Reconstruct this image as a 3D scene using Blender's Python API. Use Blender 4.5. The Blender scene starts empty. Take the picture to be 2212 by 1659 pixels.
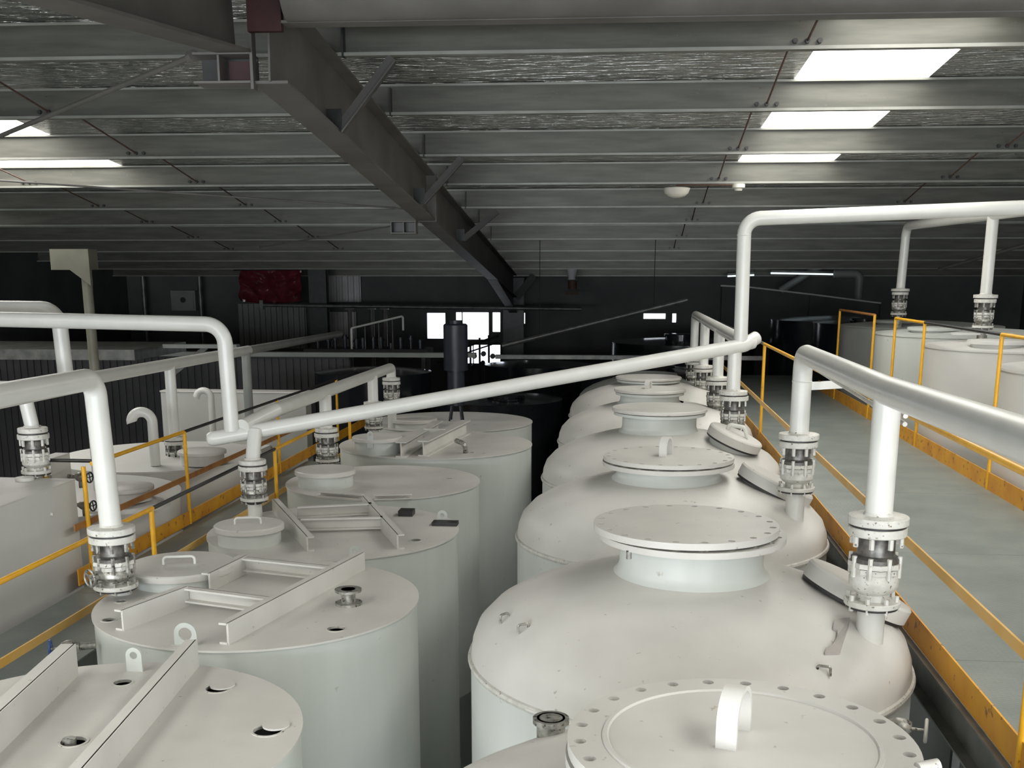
import bpy, bmesh, math, random
from mathutils import Vector, Matrix
R = math.radians
random.seed(7)
scn = bpy.context.scene
C = scn.collection
ZO = 6.0            # eye height above the hall floor; coordinates below are relative to the eye, build() adds ZO
BETA = math.atan(70 / 2464.0)   # the building's grid is turned a little against the tank rows

# ------------------------------------------------------------------ camera
cam_d = bpy.data.cameras.new('camera'); cam = bpy.data.objects.new('camera', cam_d); C.objects.link(cam)
scn.camera = cam
F, CX, CY = 2400.0, 1106.0, 1160.0
pitch = math.atan((CY - 600) / F); yaw = math.atan((1360 - CX) / math.hypot(F, CY - 600))
cam.location = (0, 0, ZO)
cam.rotation_euler = (math.pi / 2 - pitch, 0, yaw)
cam_d.sensor_width = 36.0; cam_d.sensor_fit = 'HORIZONTAL'
cam_d.lens = F / 2212.0 * 36.0
cam_d.shift_y = -(1659 / 2.0 - CY) / 2212.0
cam_d.shift_y = -(CY - 1659 / 2.0) / 2212.0 * -1.0
cam_d.clip_start = 0.05; cam_d.clip_end = 200

# ------------------------------------------------------------------ world, lights, exposure
world = bpy.data.worlds.new('sky'); scn.world = world; world.use_nodes = True
bg = world.node_tree.nodes['Background']
bg.inputs['Color'].default_value = (0.86, 0.90, 1.0, 1); bg.inputs['Strength'].default_value = 2.2
scn.view_settings.view_transform = 'Standard'; scn.view_settings.look = 'None'
scn.view_settings.gamma = 1.0; scn.view_settings.exposure = 0.66; scn.view_settings.use_curve_mapping = False

def area(name, loc, rot, sx, sy, power, col):
    l = bpy.data.lights.new(name, 'AREA'); l.shape = 'RECTANGLE'; l.size = sx; l.size_y = sy
    l.energy = power; l.color = col
    o = bpy.data.objects.new(name, l); C.objects.link(o); o.location = (loc[0], loc[1], loc[2] + ZO); o.rotation_euler = rot
    return o
# the roof-lights, two in view and the rest added as fill, are emissive translucent sheets built with the ceiling (SKYLIGHT below is their strength);
# added fill lamp at a made-up gable opening behind the viewer, slanting down
SKYLIGHT = 5.0
area('rear_fill', (-1.0, -8.6, -1.6), (R(44), 0, 0), 18, 2.6, 1750, (0.93, 0.98, 1.0))

# ------------------------------------------------------------------ materials
def nodes(name):
    m = bpy.data.materials.new(name); m.use_nodes = True
    nt = m.node_tree; b = nt.nodes['Principled BSDF']
    return m, nt, b
def paint(name, c1, c2, rough=0.4, metal=0.0, scale=3.0, speck=None, speck_amt=0.62, bump=0.0, bscale=40, spec=0.5, stretch=(1, 1, 1), coat=0):
    m, nt, b = nodes(name); N = nt.nodes; L = nt.links
    tc = N.new('ShaderNodeTexCoord'); mp = N.new('ShaderNodeMapping'); mp.inputs['Scale'].default_value = stretch
    L.new(tc.outputs['Object'], mp.inputs['Vector'])
    n = N.new('ShaderNodeTexNoise'); n.inputs['Scale'].default_value = scale; n.inputs['Detail'].default_value = 6
    L.new(mp.outputs[0], n.inputs['Vector'])
    r = N.new('ShaderNodeValToRGB'); r.color_ramp.elements[0].position = 0.35; r.color_ramp.elements[1].position = 0.68
    r.color_ramp.elements[0].color = (*c1, 1); r.color_ramp.elements[1].color = (*c2, 1)
    L.new(n.outputs['Fac'], r.inputs['Fac'])
    out = r.outputs['Color']
    if speck:
        n2 = N.new('ShaderNodeTexNoise'); n2.inputs['Scale'].default_value = speck[3] if len(speck) > 3 else 30; n2.inputs['Detail'].default_value = 3
        L.new(tc.outputs['Object'], n2.inputs['Vector'])
        r2 = N.new('ShaderNodeValToRGB'); r2.color_ramp.elements[0].position = speck_amt; r2.color_ramp.elements[1].position = speck_amt + 0.05
        L.new(n2.outputs['Fac'], r2.inputs['Fac'])
        mx = N.new('ShaderNodeMixRGB'); L.new(r2.outputs['Color'], mx.inputs['Fac']); L.new(out, mx.inputs['Color1'])
        mx.inputs['Color2'].default_value = (*speck[:3], 1); out = mx.outputs['Color']
    L.new(out, b.inputs['Base Color'])
    b.inputs['Roughness'].default_value = rough; b.inputs['Metallic'].default_value = metal
    b.inputs['Specular IOR Level'].default_value = spec
    if coat: b.inputs['Coat Weight'].default_value = coat; b.inputs['Coat Roughness'].default_value = 0.2
    if bump:
        n3 = N.new('ShaderNodeTexNoise'); n3.inputs['Scale'].default_value = bscale; L.new(mp.outputs[0], n3.inputs['Vector'])
        bp = N.new('ShaderNodeBump'); bp.inputs['Strength'].default_value = bump; bp.inputs['Distance'].default_value = 0.02
        L.new(n3.outputs['Fac'], bp.inputs['Height']); L.new(bp.outputs[0], b.inputs['Normal'])
    return m
M = {}
M['tank'] = paint('tank_paint', (0.545, 0.575, 0.545), (0.61, 0.64, 0.61), 0.42, scale=1.3, stretch=(2.2, 2.2, 0.3), speck=(0.40, 0.385, 0.34, 9), speck_amt=0.72)
M['top'] = paint('tank_top_paint', (0.57, 0.56, 0.53), (0.655, 0.645, 0.61), 0.45, scale=2.2, speck=(0.40, 0.38, 0.33, 22), speck_amt=0.70)
M['pipe'] = paint('pipe_paint', (0.62, 0.625, 0.59), (0.67, 0.67, 0.635), 0.30, scale=5)
M['flange'] = paint('flange_paint', (0.52, 0.51, 0.47), (0.64, 0.64, 0.60), 0.45, scale=18, speck=(0.16, 0.13, 0.09, 60), speck_amt=0.64)
M['valve'] = paint('worn_valve_steel', (0.20, 0.20, 0.18), (0.48, 0.47, 0.43), 0.38, metal=0.55, scale=30, speck=(0.06, 0.055, 0.05, 45), speck_amt=0.60)
M['yoke'] = paint('valve_yoke_steel', (0.08, 0.08, 0.076), (0.20, 0.19, 0.175), 0.35, metal=0.5, scale=25)
M['dark'] = paint('dark_rubber', (0.02, 0.02, 0.02), (0.035, 0.035, 0.035), 0.5, scale=10)
M['yellow'] = paint('yellow_paint', (0.72, 0.36, 0.012), (0.80, 0.43, 0.02), 0.38, scale=12, speck=(0.42, 0.17, 0.02, 25), speck_amt=0.68)
M['toe'] = paint('worn_yellow_paint', (0.60, 0.25, 0.02), (0.76, 0.38, 0.02), 0.5, scale=3, speck=(0.30, 0.13, 0.04, 14), speck_amt=0.62)
M['brown'] = paint('dirty_orange_paint', (0.30, 0.12, 0.03), (0.45, 0.20, 0.05), 0.55, scale=7)
M['flatbar'] = paint('faded_yellow_paint', (0.68, 0.38, 0.06), (0.72, 0.46, 0.16), 0.5, scale=4)
M['black'] = paint('black_paint', (0.015, 0.016, 0.016), (0.03, 0.03, 0.03), 0.4, scale=8)
M['floor'] = paint('green_floor_paint', (0.060, 0.080, 0.078), (0.085, 0.108, 0.104), 0.32, scale=2, speck=(0.12, 0.13, 0.12, 16), speck_amt=0.70)
M['steel'] = paint('rafter_paint', (0.105, 0.10, 0.092), (0.15, 0.142, 0.132), 0.55, scale=2)
M['purlin'] = paint('shaded_galvanised_web', (0.075, 0.075, 0.063), (0.115, 0.114, 0.097), 0.42, metal=0.3, scale=4, speck=(0.10, 0.10, 0.085, 24), speck_amt=0.66, stretch=(0.35, 3, 3))  # web tone darkened to stand for the shade between purlins
M['brace'] = paint('dark_brace_paint', (0.05, 0.048, 0.044), (0.08, 0.075, 0.07), 0.55)
M['lit_edge'] = paint('lit_galvanised_edge', (0.20, 0.203, 0.18), (0.27, 0.27, 0.245), 0.4, metal=0.2, scale=3)  # same steel as the web, coloured brighter so the edges look lit
M['red'] = paint('red_primer', (0.035, 0.008, 0.009), (0.055, 0.013, 0.014), 0.6, scale=4)
M['rust'] = paint('rusty_rod', (0.06, 0.035, 0.025), (0.12, 0.06, 0.04), 0.7, scale=20)
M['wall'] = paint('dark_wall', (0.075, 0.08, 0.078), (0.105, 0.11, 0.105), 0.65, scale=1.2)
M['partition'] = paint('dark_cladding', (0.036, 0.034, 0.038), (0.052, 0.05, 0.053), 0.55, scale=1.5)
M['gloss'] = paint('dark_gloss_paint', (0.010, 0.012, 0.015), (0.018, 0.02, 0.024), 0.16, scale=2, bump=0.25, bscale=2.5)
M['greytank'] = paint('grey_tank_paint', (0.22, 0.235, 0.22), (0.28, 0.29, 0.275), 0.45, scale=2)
M['boxwhite'] = paint('light_tank_paint', (0.60, 0.60, 0.575), (0.67, 0.665, 0.64), 0.42, scale=1.5)
M['boxgrey'] = paint('grey_box_paint', (0.38, 0.385, 0.365), (0.44, 0.445, 0.42), 0.45, scale=1.5)
M['blue'] = paint('blue_handwheel', (0.02, 0.05, 0.16), (0.03, 0.07, 0.22), 0.4, scale=10)
M['navy'] = paint('navy_motor_paint', (0.006, 0.008, 0.015), (0.009, 0.012, 0.024), 0.4, scale=10)
M['bare'] = paint('bare_grey_plate', (0.36, 0.34, 0.32), (0.44, 0.41, 0.39), 0.5, scale=8)
M['tarp'] = paint('red_tarpaulin', (0.12, 0.018, 0.028), (0.18, 0.03, 0.045), 0.2, scale=3, bump=0.6, bscale=4)
M['clad'] = paint('pale_cladding', (0.55, 0.53, 0.53), (0.66, 0.64, 0.64), 0.5, scale=2)
M['beige'] = paint('beige_paint', (0.12, 0.12, 0.09), (0.16, 0.155, 0.12), 0.5, scale=3)
M['lamp'] = paint('lamp_enamel', (0.66, 0.65, 0.57), (0.72, 0.70, 0.62), 0.35, scale=5)
M['galv'] = paint('grey_channel_paint', (0.11, 0.115, 0.11), (0.20, 0.20, 0.19), 0.4, metal=0.4, scale=5)
def emit(name, col, s):
    m, nt, b = nodes(name); nt.nodes.remove(b)
    e = nt.nodes.new('ShaderNodeEmission'); e.inputs['Color'].default_value = (*col, 1); e.inputs['Strength'].default_value = s
    nt.links.new(e.outputs[0], nt.nodes['Material Output'].inputs['Surface']); return m
M['sky'] = emit('daylight_and_fill_sheet', (1.0, 0.975, 0.91), SKYLIGHT)
M['tube'] = emit('fluorescent_tube', (0.75, 0.95, 1.0), 1.0)
# checker plate: diamond tread as fine relief
def checker():
    m, nt, b = nodes('checker_plate'); N = nt.nodes; L = nt.links
    tc = N.new('ShaderNodeTexCoord')
    n = N.new('ShaderNodeTexNoise'); n.inputs['Scale'].default_value = 2.2; n.inputs['Detail'].default_value = 5; L.new(tc.outputs['Object'], n.inputs['Vector'])
    r = N.new('ShaderNodeValToRGB'); r.color_ramp.elements[0].position = 0.35; r.color_ramp.elements[1].position = 0.7
    r.color_ramp.elements[0].color = (0.185, 0.215, 0.20, 1); r.color_ramp.elements[1].color = (0.25, 0.275, 0.255, 1)
    L.new(n.outputs['Fac'], r.inputs['Fac']); L.new(r.outputs[0], b.inputs['Base Color'])
    b.inputs['Roughness'].default_value = 0.42; b.inputs['Metallic'].default_value = 0.1
    hs = []
    for ang in (45, -45):
        mp = N.new('ShaderNodeMapping'); mp.inputs['Rotation'].default_value = (0, 0, R(ang)); mp.inputs['Scale'].default_value = (22, 60, 1)
        L.new(tc.outputs['Object'], mp.inputs['Vector'])
        v = N.new('ShaderNodeTexVoronoi'); v.inputs['Scale'].default_value = 1.0; v.inputs['Randomness'].default_value = 0.0
        L.new(mp.outputs[0], v.inputs['Vector']); hs.append(v)
    mm = N.new('ShaderNodeMath'); mm.operation = 'MINIMUM'; L.new(hs[0].outputs['Distance'], mm.inputs[0]); L.new(hs[1].outputs['Distance'], mm.inputs[1])
    bp = N.new('ShaderNodeBump'); bp.inputs['Strength'].default_value = 0.5; bp.inputs['Distance'].default_value = 0.006; bp.invert = True
    L.new(mm.outputs[0], bp.inputs['Height']); L.new(bp.outputs[0], b.inputs['Normal'])
    return m
M['checker'] = checker()
# aluminium foil lining under the roof sheets
def foil():
    m, nt, b = nodes('foil_lining'); N = nt.nodes; L = nt.links
    tc = N.new('ShaderNodeTexCoord'); mp = N.new('ShaderNodeMapping'); mp.inputs['Scale'].default_value = (1.6, 8, 1)
    L.new(tc.outputs['Object'], mp.inputs['Vector'])
    n = N.new('ShaderNodeTexNoise'); n.inputs['Scale'].default_value = 2.2; n.inputs['Detail'].default_value = 4; L.new(mp.outputs[0], n.inputs['Vector'])
    n.inputs['Distortion'].default_value = 0.6
    b.inputs['Base Color'].default_value = (0.38, 0.38, 0.36, 1); b.inputs['Metallic'].default_value = 0.95; b.inputs['Roughness'].default_value = 0.2
    bp = N.new('ShaderNodeBump'); bp.inputs['Strength'].default_value = 1.0; bp.inputs['Distance'].default_value = 0.16
    L.new(n.outputs['Fac'], bp.inputs['Height']); L.new(bp.outputs[0], b.inputs['Normal'])
    return m
M['foil'] = foil()

# ------------------------------------------------------------------ mesh helpers
class MB:
    def __init__(s): s.v = []; s.f = []
    def add(s, vs, fs):
        k = len(s.v); s.v += [tuple(v) for v in vs]; s.f += [tuple(i + k for i in f) for f in fs]; return s
    def box(s, x0, y0, z0, x1, y1, z1):
        vs = [(x, y, z) for z in (z0, z1) for y in (y0, y1) for x in (x0, x1)]
        return s.add(vs, [(0, 2, 3, 1), (4, 5, 7, 6), (0, 1, 5, 4), (2, 6, 7, 3), (0, 4, 6, 2), (1, 3, 7, 5)])
    def bar(s, a, b, w, h, up=(0, 0, 1)):
        a = Vector(a); b = Vector(b); d = (b - a).normalized(); u = Vector(up)
        sd = d.cross(u).normalized(); u = sd.cross(d).normalized()
        vs = [p + sd * (i * w / 2) + u * (j * h / 2) for p in (a, b) for i, j in ((-1, -1), (1, -1), (1, 1), (-1, 1))]
        return s.add(vs, [(0, 3, 2, 1), (4, 5, 6, 7), (0, 1, 5, 4), (1, 2, 6, 5), (2, 3, 7, 6), (3, 0, 4, 7)])
    def lathe(s, c, prof, n=48, axis=(0, 0, 1), cap0=False, cap1=False):
        c = Vector(c); q = Vector((0, 0, 1)).rotation_difference(Vector(axis).normalized())
        k = len(s.v); m = len(prof)
        for r, z in prof:
            for i in range(n):
                t = 2 * math.pi * i / n
                s.v.append(tuple(c + q @ Vector((r * math.cos(t), r * math.sin(t), z))))
        for j in range(m - 1):
            for i in range(n):
                a = k + j * n + i; b = k + j * n + (i + 1) % n
                s.f.append((a, b, b + n, a + n))
        if cap0: s.f.append(tuple(k + i for i in range(n))[::-1])
        if cap1: s.f.append(tuple(k + (m - 1) * n + i for i in range(n)))
        return s
    def cyl(s, c, r, z0, z1, n=32, axis=(0, 0, 1), bev=0.0):
        pr = [(r, z0), (r, z1)] if not bev else [(r - bev, z0), (r, z0 + bev), (r, z1 - bev), (r - bev, z1)]
        return s.lathe(c, pr, n, axis, True, True)
    def tube(s, pts, r, bend=0.0, n=20, seg=8, caps=True):
        P = [Vector(p) for p in pts]; path = [P[0]]
        for i in range(1, len(P) - 1):
            a, b, c = P[i - 1], P[i], P[i + 1]; d1 = (a - b).normalized(); d2 = (c - b).normalized()
            ang = d1.angle(d2)
            if bend and ang < math.pi - 0.02:
                t = bend / math.tan(ang / 2); p1 = b + d1 * t; bis = (d1 + d2).normalized()
                ctr = b + bis * (bend / math.sin(ang / 2)); u = (p1 - ctr); ax = d2.cross(d1).normalized(); tot = math.pi - ang
                for k in range(seg + 1):
                    path.append(ctr + Matrix.Rotation(-tot * k / seg * -1, 3, ax).inverted() @ u if False else ctr + Matrix.Rotation(-tot * k / seg, 3, d2.cross(d1) * -1) @ u)
            else: path.append(b)
        path.append(P[-1]); k0 = len(s.v)
        d = (path[1] - path[0]).normalized(); ref = Vector((0, 0, 1)) if abs(d.z) < 0.9 else Vector((1, 0, 0))
        side = d.cross(ref).normalized(); prev = d
        for i, p in enumerate(path):
            dd = (path[min(i + 1, len(path) - 1)] - path[max(i - 1, 0)]).normalized()
            side = (prev.rotation_difference(dd) @ side).normalized(); prev = dd; up = side.cross(dd)
            for j in range(n):
                t = 2 * math.pi * j / n; s.v.append(tuple(p + (side * math.cos(t) + up * math.sin(t)) * r))
        for i in range(len(path) - 1):
            for j in range(n):
                a = k0 + i * n + j; b = k0 + i * n + (j + 1) % n; s.f.append((a, b, b + n, a + n))
        if caps:
            s.f.append(tuple(k0 + j for j in range(n))[::-1]); s.f.append(tuple(k0 + (len(path) - 1) * n + j for j in range(n)))
        return s
    def plate(s, outer, holes, z0, z1, mat4=None):
        """flat plate with true holes: outer/holes = lists of (x, y) loops"""
        bm = bmesh.new(); loops = []
        for lp in [outer] + holes:
            vs = [bm.verts.new((x, y, 0)) for x, y in lp]; loops.append(len(vs))
            for i in range(len(vs)): bm.edges.new((vs[i], vs[(i + 1) % len(vs)]))
        bm.verts.index_update()
        bmesh.ops.triangle_fill(bm, use_beauty=True, edges=bm.edges[:], normal=(0, 0, 1))
        pts = [v.co.copy() for v in bm.verts]; tris = [tuple(v.index for v in f.verts) for f in bm.faces]; bm.free()
        n = len(pts); T = mat4 or Matrix.Identity(4)
        vs = [T @ Vector((p.x, p.y, z1)) for p in pts] + [T @ Vector((p.x, p.y, z0)) for p in pts]
        fs = []
        for t in tris:
            a, b, c = (pts[i] for i in t)
            if (b - a).cross(c - a).z < 0: t = t[::-1]
            fs.append(t); fs.append(tuple(i + n for i in t[::-1]))
        k = 0
        for li, cnt in enumerate(loops):
            for i in range(cnt):
                a = k + i; b = k + (i + 1) % cnt
                fs.append((a, a + n, b + n, b) if li == 0 else (b, b + n, a + n, a))
            k += cnt
        return s.add(vs, fs)
    def build(s, name, mat, parent=None, frame=0.0, smooth=True, T=None):
        me = bpy.data.meshes.new(name)
        vs = [Vector(v) for v in s.v]
        if T is not None: vs = [T @ v for v in vs]
        if frame: rm = Matrix.Rotation(frame, 3, 'Z'); vs = [rm @ v for v in vs]
        off = Vector((0, 0, ZO))
        base = Vector((0, 0, 0)); p = parent
        while p is not None: base += p.location; p = p.parent
        vs = [v + off - base for v in vs]
        me.from_pydata([tuple(v) for v in vs], [], s.f); me.materials.append(mat)
        me.update()
        if smooth:
            me.polygons.foreach_set('use_smooth', [True] * len(me.polygons)); me.set_sharp_from_angle(angle=R(35))
        o = bpy.data.objects.new(name, me); C.objects.link(o)
        if parent is not None: o.parent = parent
        return o
def circ(x, y, r, n=24, rev=False):
    return [(x + r * math.cos(2 * math.pi * i / n), y + r * math.sin(2 * math.pi * i / n)) for i in range(n)]
def thing(name, label, cat, loc, group=None, kind=None):
    o = bpy.data.objects.new(name, None); C.objects.link(o); o.empty_display_size = 0.2
    o.location = (loc[0], loc[1], loc[2] + ZO); o['label'] = label; o['category'] = cat
    if group: o['group'] = group
    if kind: o['kind'] = kind
    return o
def bthing(name, label, cat, loc, group=None):     # base given in the building's grid
    v = Matrix.Rotation(BETA, 3, 'Z') @ Vector(loc); return thing(name, label, cat, v, group)
def struct(name, mb=None, mat=None, frame=0.0, smooth=False):
    if mb is None:
        o = bpy.data.objects.new(name, None); C.objects.link(o); o.location = (0, 0, ZO)
    else: o = mb.build(name, mat, None, frame, smooth)
    o['kind'] = 'structure'; return o
def lift(o): return o

FL = -6.0
# ------------------------------------------------------------------ the hall
struct('floor', MB().box(-16, -10, FL - 0.1, 14, 35, FL), M['floor'], BETA)
RIDGE, HT, SL, SN = 8.2, 2.92, 0.08, 0.105     # ridge distance, sheet height at d=0, far and near slopes
def roof_z(d, H=HT): return H - SL * d if d >= RIDGE else H - SL * RIDGE - SN * (RIDGE - d)
ceiling = struct('ceiling')
LIGHTS = [(1.95, 3.27, 6.2, 17.4), (-9.3, -6.95, 12.4, 16.7), (1.95, 3.27, -8, 4.5), (-4.6, -3.3, -8, 4.0), (-9.3, -6.95, -8, 4.5), (6.8, 8.1, -8, 6), (9.0, 10.3, 8.4, 20), (-13.3, -12.0, 8.4, 20)]  # first two strips in view; the unseen others added to light the hall
xs = sorted({-16, 14} | {a for l in LIGHTS for a in l[:2]}); ys = sorted({-10, 34.5, RIDGE} | {a for l in LIGHTS for a in l[2:]})
sheet = MB(); th = 0.03
for i in range(len(xs) - 1):
    for j in range(len(ys) - 1):
        xm = (xs[i] + xs[i + 1]) / 2; ym = (ys[j] + ys[j + 1]) / 2
        if any(l[0] < xm < l[1] and l[2] < ym < l[3] for l in LIGHTS): continue
        z0, z1 = roof_z(ys[j]), roof_z(ys[j + 1])
        vs = [(x, y, z + t) for t in (0, th) for (y, z) in ((ys[j], z0), (ys[j + 1], z1)) for x in (xs[i], xs[i + 1])]
        sheet.add(vs, [(0, 2, 3, 1), (4, 5, 7, 6), (0, 1, 5, 4), (2, 6, 7, 3), (0, 4, 6, 2), (1, 3, 7, 5)])
sheet.build('roof_sheet', M['foil'], ceiling, BETA, False)
for l in LIGHTS:      # translucent sheets, trapezoidal profile, one panel per rib pitch
    n = max(1, round((l[1] - l[0]) / 0.45)); w = (l[1] - l[0]) / n
    cuts = [l[2]] + ([RIDGE] if l[2] < RIDGE < l[3] else []) + [l[3]]
    for a, b in zip(cuts, cuts[1:]):
        mb = MB()
        for k in range(n):
            x0 = l[0] + k * w
            prof = [(x0, 0), (x0 + w * 0.7, 0), (x0 + w * 0.78, 0.03), (x0 + w * 0.92, 0.03), (x0 + w, 0)]
            for (p, q) in zip(prof, prof[1:]):
                mb.add([(p[0], a, roof_z(a) + p[1] + 0.012), (q[0], a, roof_z(a) + q[1] + 0.012), (q[0], b, roof_z(b) + q[1] + 0.012), (p[0], b, roof_z(b) + p[1] + 0.012)], [(3, 2, 1, 0)])
        mb.build('skylight_or_fill_panel', M['sky'], ceiling, BETA, False)
PD = [7.75, 9.97, 12.16, 14.43, 16.59, 18.89, 20.95, 23.35, 25.6, 27.8, 30.0, 32.2]
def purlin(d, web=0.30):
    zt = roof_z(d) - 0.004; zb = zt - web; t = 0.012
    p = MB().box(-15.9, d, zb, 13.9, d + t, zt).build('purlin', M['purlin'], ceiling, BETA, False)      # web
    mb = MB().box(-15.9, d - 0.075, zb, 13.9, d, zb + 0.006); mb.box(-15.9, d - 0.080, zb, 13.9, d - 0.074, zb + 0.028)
    mb.build('flange', M['lit_edge'], p, BETA, False)               # bottom flange and its upturned lip
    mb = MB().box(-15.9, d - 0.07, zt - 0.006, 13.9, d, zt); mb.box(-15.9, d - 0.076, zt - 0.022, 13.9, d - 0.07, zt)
    mb.build('flange', M['lit_edge'], p, BETA, False)
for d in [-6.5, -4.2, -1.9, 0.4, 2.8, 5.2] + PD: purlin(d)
# sag rods run from the foot of one purlin to the head of the next
for gx, ds in ((1.62, PD[:9]), (-5.87, PD[1:9]), (-8.4, PD[3:9]), (4.8, PD[1:7])):
    for a, b in zip(ds, ds[1:]):
        za = roof_z(a) - 0.24; zb = roof_z(b) - 0.06
        gx2 = gx + (0.05 if gx > 0 else -0.0)
        MB().tube([(gx, a, za + 0.17), (gx2 + 0.02, b + 0.0, zb - 0.17)], 0.010, n=8).build('sag_rod', M['rust'], ceiling, BETA)
        bo = MB()
        for q in (-0.1, 0.0, 0.1): bo.cyl((gx2 + 0.02 + q, b - 0.02, zb - 0.17), 0.022, -0.02, 0.03, 6, (0, 1, 0))
        o = bo.build('rod_nuts', M['black'], ceiling, BETA); o['kind'] = 'stuff'
# walls
def BZ(px0, px1): return None
wb = MB()      # end wall with its window openings, built as a plate standing upright
T = Matrix.Translation((0, 33.2, 0)) @ Matrix.Rotation(R(90), 4, 'X')
WIN = [(-5.0, -1.78, -4.40, -0.98), (-4.14, -1.80, -3.12, -0.96), (-3.06, -1.58, -2.78, -0.96), (-2.27, -1.34, -2.05, -0.97), (1.34, -1.19, 2.03, -0.98), (2.17, -1.29, 2.34, -0.98), (-3.84, -2.5, -2.78, -1.9)]
wb.plate([(-16, FL), (14, FL), (14, 0.5), (-16, 0.5)], [[(a, b), (c, b), (c, d), (a, d)] for a, b, c, d in WIN], -0.1, 0.1, T)
struct('wall_back', wb, M['wall'], BETA)
for i, (a, b, c, d) in enumerate(WIN):
    fr = MB()
    for (p, q, r_, s_) in ((a, b, c, b + 0.03), (a, d - 0.03, c, d), (a, b, a + 0.03, d), (c - 0.03, b, c, d)): fr.box(p, 33.05, q, r_, 33.14, s_)
    if c - a > 0.9: fr.box((a + c) / 2 - 0.015 - 0.3, 33.06, b, (a + c) / 2 + 0.015 - 0.3, 33.13, d)
    w = fr.build('window_%d' % (i + 1), M['black'], None, BETA, False); w['kind'] = 'structure'
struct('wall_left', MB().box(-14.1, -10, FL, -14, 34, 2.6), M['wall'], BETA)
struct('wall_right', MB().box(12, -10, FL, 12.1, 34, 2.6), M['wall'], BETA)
fw_ = MB(); fw_.box(-16, -9.3, FL, 14, -9.2, -3.0); fw_.box(-16, -9.3, -3.0, -11, -9.2, 1.4); fw_.box(9, -9.3, -3.0, 14, -9.2, 1.4); struct('wall_front', fw_, M['clad'], BETA)
# end-wall cladding ribs that the photograph shows pale
def ribs(g0, g1, z0, z1, name, label, mat, step=0.17):
    t = bthing(name, label, 'cladding', (g0, 32.9, z0))
    n = int((g1 - g0) / step)
    for k in range(n):
        x = g0 + k * step
        mb = MB(); pr = [(0, 0), (0.25, 0), (0.35, -0.04), (0.75, -0.04), (0.85, 0)]
        pts = [(x + u * step, 32.95 + v) for u, v in pr]
        vs = [(px, py, z) for z in (z0, z1) for px, py in pts] + [(px, 33.05, z) for z in (z0, z1) for px, py in (pts[0], pts[-1])]
        m_ = len(pts); fs = [(i, i + 1, i + 1 + m_, i + m_) for i in range(m_ - 1)]
        mb.add(vs, fs); mb.box(x + 0.85 * step, 32.96, z0, x + step, 33.0, z1)
        mb.build('cladding_rib', mat, t, BETA, False)
    return t
ribs(-7.92, -6.75, -0.70, 0.32, 'wall_cladding', 'pale ribbed cladding panel beside the black column, under the roof', M['clad'])
ribs(-7.92, -6.92, -2.0, -0.98, 'wall_cladding', 'pale ribbed cladding below the dark pipe, beside the black column', M['clad'])
ribs(-10.6, -8.45, -2.05, -0.75, 'wall_cladding', 'grey ribbed cladding hanging beneath the red tarpaulin', M['greytank'])
ribs(-8.4, -8.05, -0.72, 0.33, 'wall_cladding', 'narrow ribbed cladding strip between red tarpaulin and black column', M['clad'])
# dark partition behind the tanks, with its grey cap
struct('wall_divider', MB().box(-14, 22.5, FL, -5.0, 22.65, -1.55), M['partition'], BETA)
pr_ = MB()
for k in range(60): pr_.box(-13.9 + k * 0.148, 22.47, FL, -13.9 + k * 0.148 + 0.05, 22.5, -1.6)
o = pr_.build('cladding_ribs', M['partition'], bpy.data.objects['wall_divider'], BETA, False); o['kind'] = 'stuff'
struct('trim_1', MB().box(-14, 22.35, -1.56, -2.4, 22.6, -1.47), M['greytank'], BETA)
struct('trim_2', MB().box(-2.0, 22.35, -1.58, 3.3, 22.5, -1.50), M['galv'], BETA)

# ------------------------------------------------------------------ steel frame
def ibeam(parent, a, b, depth, width, mat, tf=0.02, tw=0.014, name_w='web', frame=BETA):
    """a, b = centre of the bottom flange's underside at both ends"""
    a = Vector(a); b = Vector(b); up = Vector((0, 0, 1))
    MB().bar(a + up * tf / 2, b + up * tf / 2, width, tf).build('bottom_flange', mat, parent, frame, False)
    MB().bar(a + up * (depth - tf / 2), b + up * (depth - tf / 2), width, tf).build('top_flange', mat, parent, frame, False)
    MB().bar(a + up * depth / 2, b + up * depth / 2, tw, depth - 2 * tf + 0.01).build(name_w, mat, parent, frame, False)
raf = bthing('rafter', 'long brown-grey steel rafter sloping away under the roof to the far column', 'beam', (-2.33, 8.3, 1.3))
zr = lambda d: 2.0 - SL * d
ibeam(raf, (-2.33, 8.25, zr(8.25)), (-2.33, 15.6, zr(15.6)), 0.612, 0.25, M['steel'])
ibeam(raf, (-2.33, 15.62, zr(15.62)), (-2.33, 31.7, zr(31.7)), 0.612, 0.22, M['steel'], name_w='web')
MB().box(-2.47, 15.58, zr(15.6) - 0.004, -2.19, 15.62, zr(15.6) + 0.61).build('splice_plate', M['steel'], raf, BETA, False)
for zz in (zr(15.6) - 0.02, zr(15.6) - 0.17): MB().box(-2.80, 15.42, zz, -2.45, 15.6, zz + 0.015).build('gusset', M['steel'], raf, BETA, False)
for gx in (-2.80, -2.63, -2.47): MB().box(gx, 15.44, zr(15.6) - 0.16, gx + 0.014, 15.6, zr(15.6) - 0.02).build('gusset', M['steel'], raf, BETA, False)
MB().box(-2.8, 15.59, zr(15.6) - 0.16, -2.45, 15.6, zr(15.6) - 0.02).build('gusset', M['black'], raf, BETA, False)
h_ = MB()    # haunch at the column
vs = [(x, y, z) for x in (-2.342, -2.328) for (y, z) in ((25.5, zr(25.5)), (31.8, zr(31.8)), (31.8, -0.95))]
h_.add(vs, [(0, 1, 2), (5, 4, 3), (0, 3, 4, 1), (1, 4, 5, 2), (2, 5, 3, 0)]); h_.build('haunch', M['steel'], raf, BETA, False)
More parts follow.
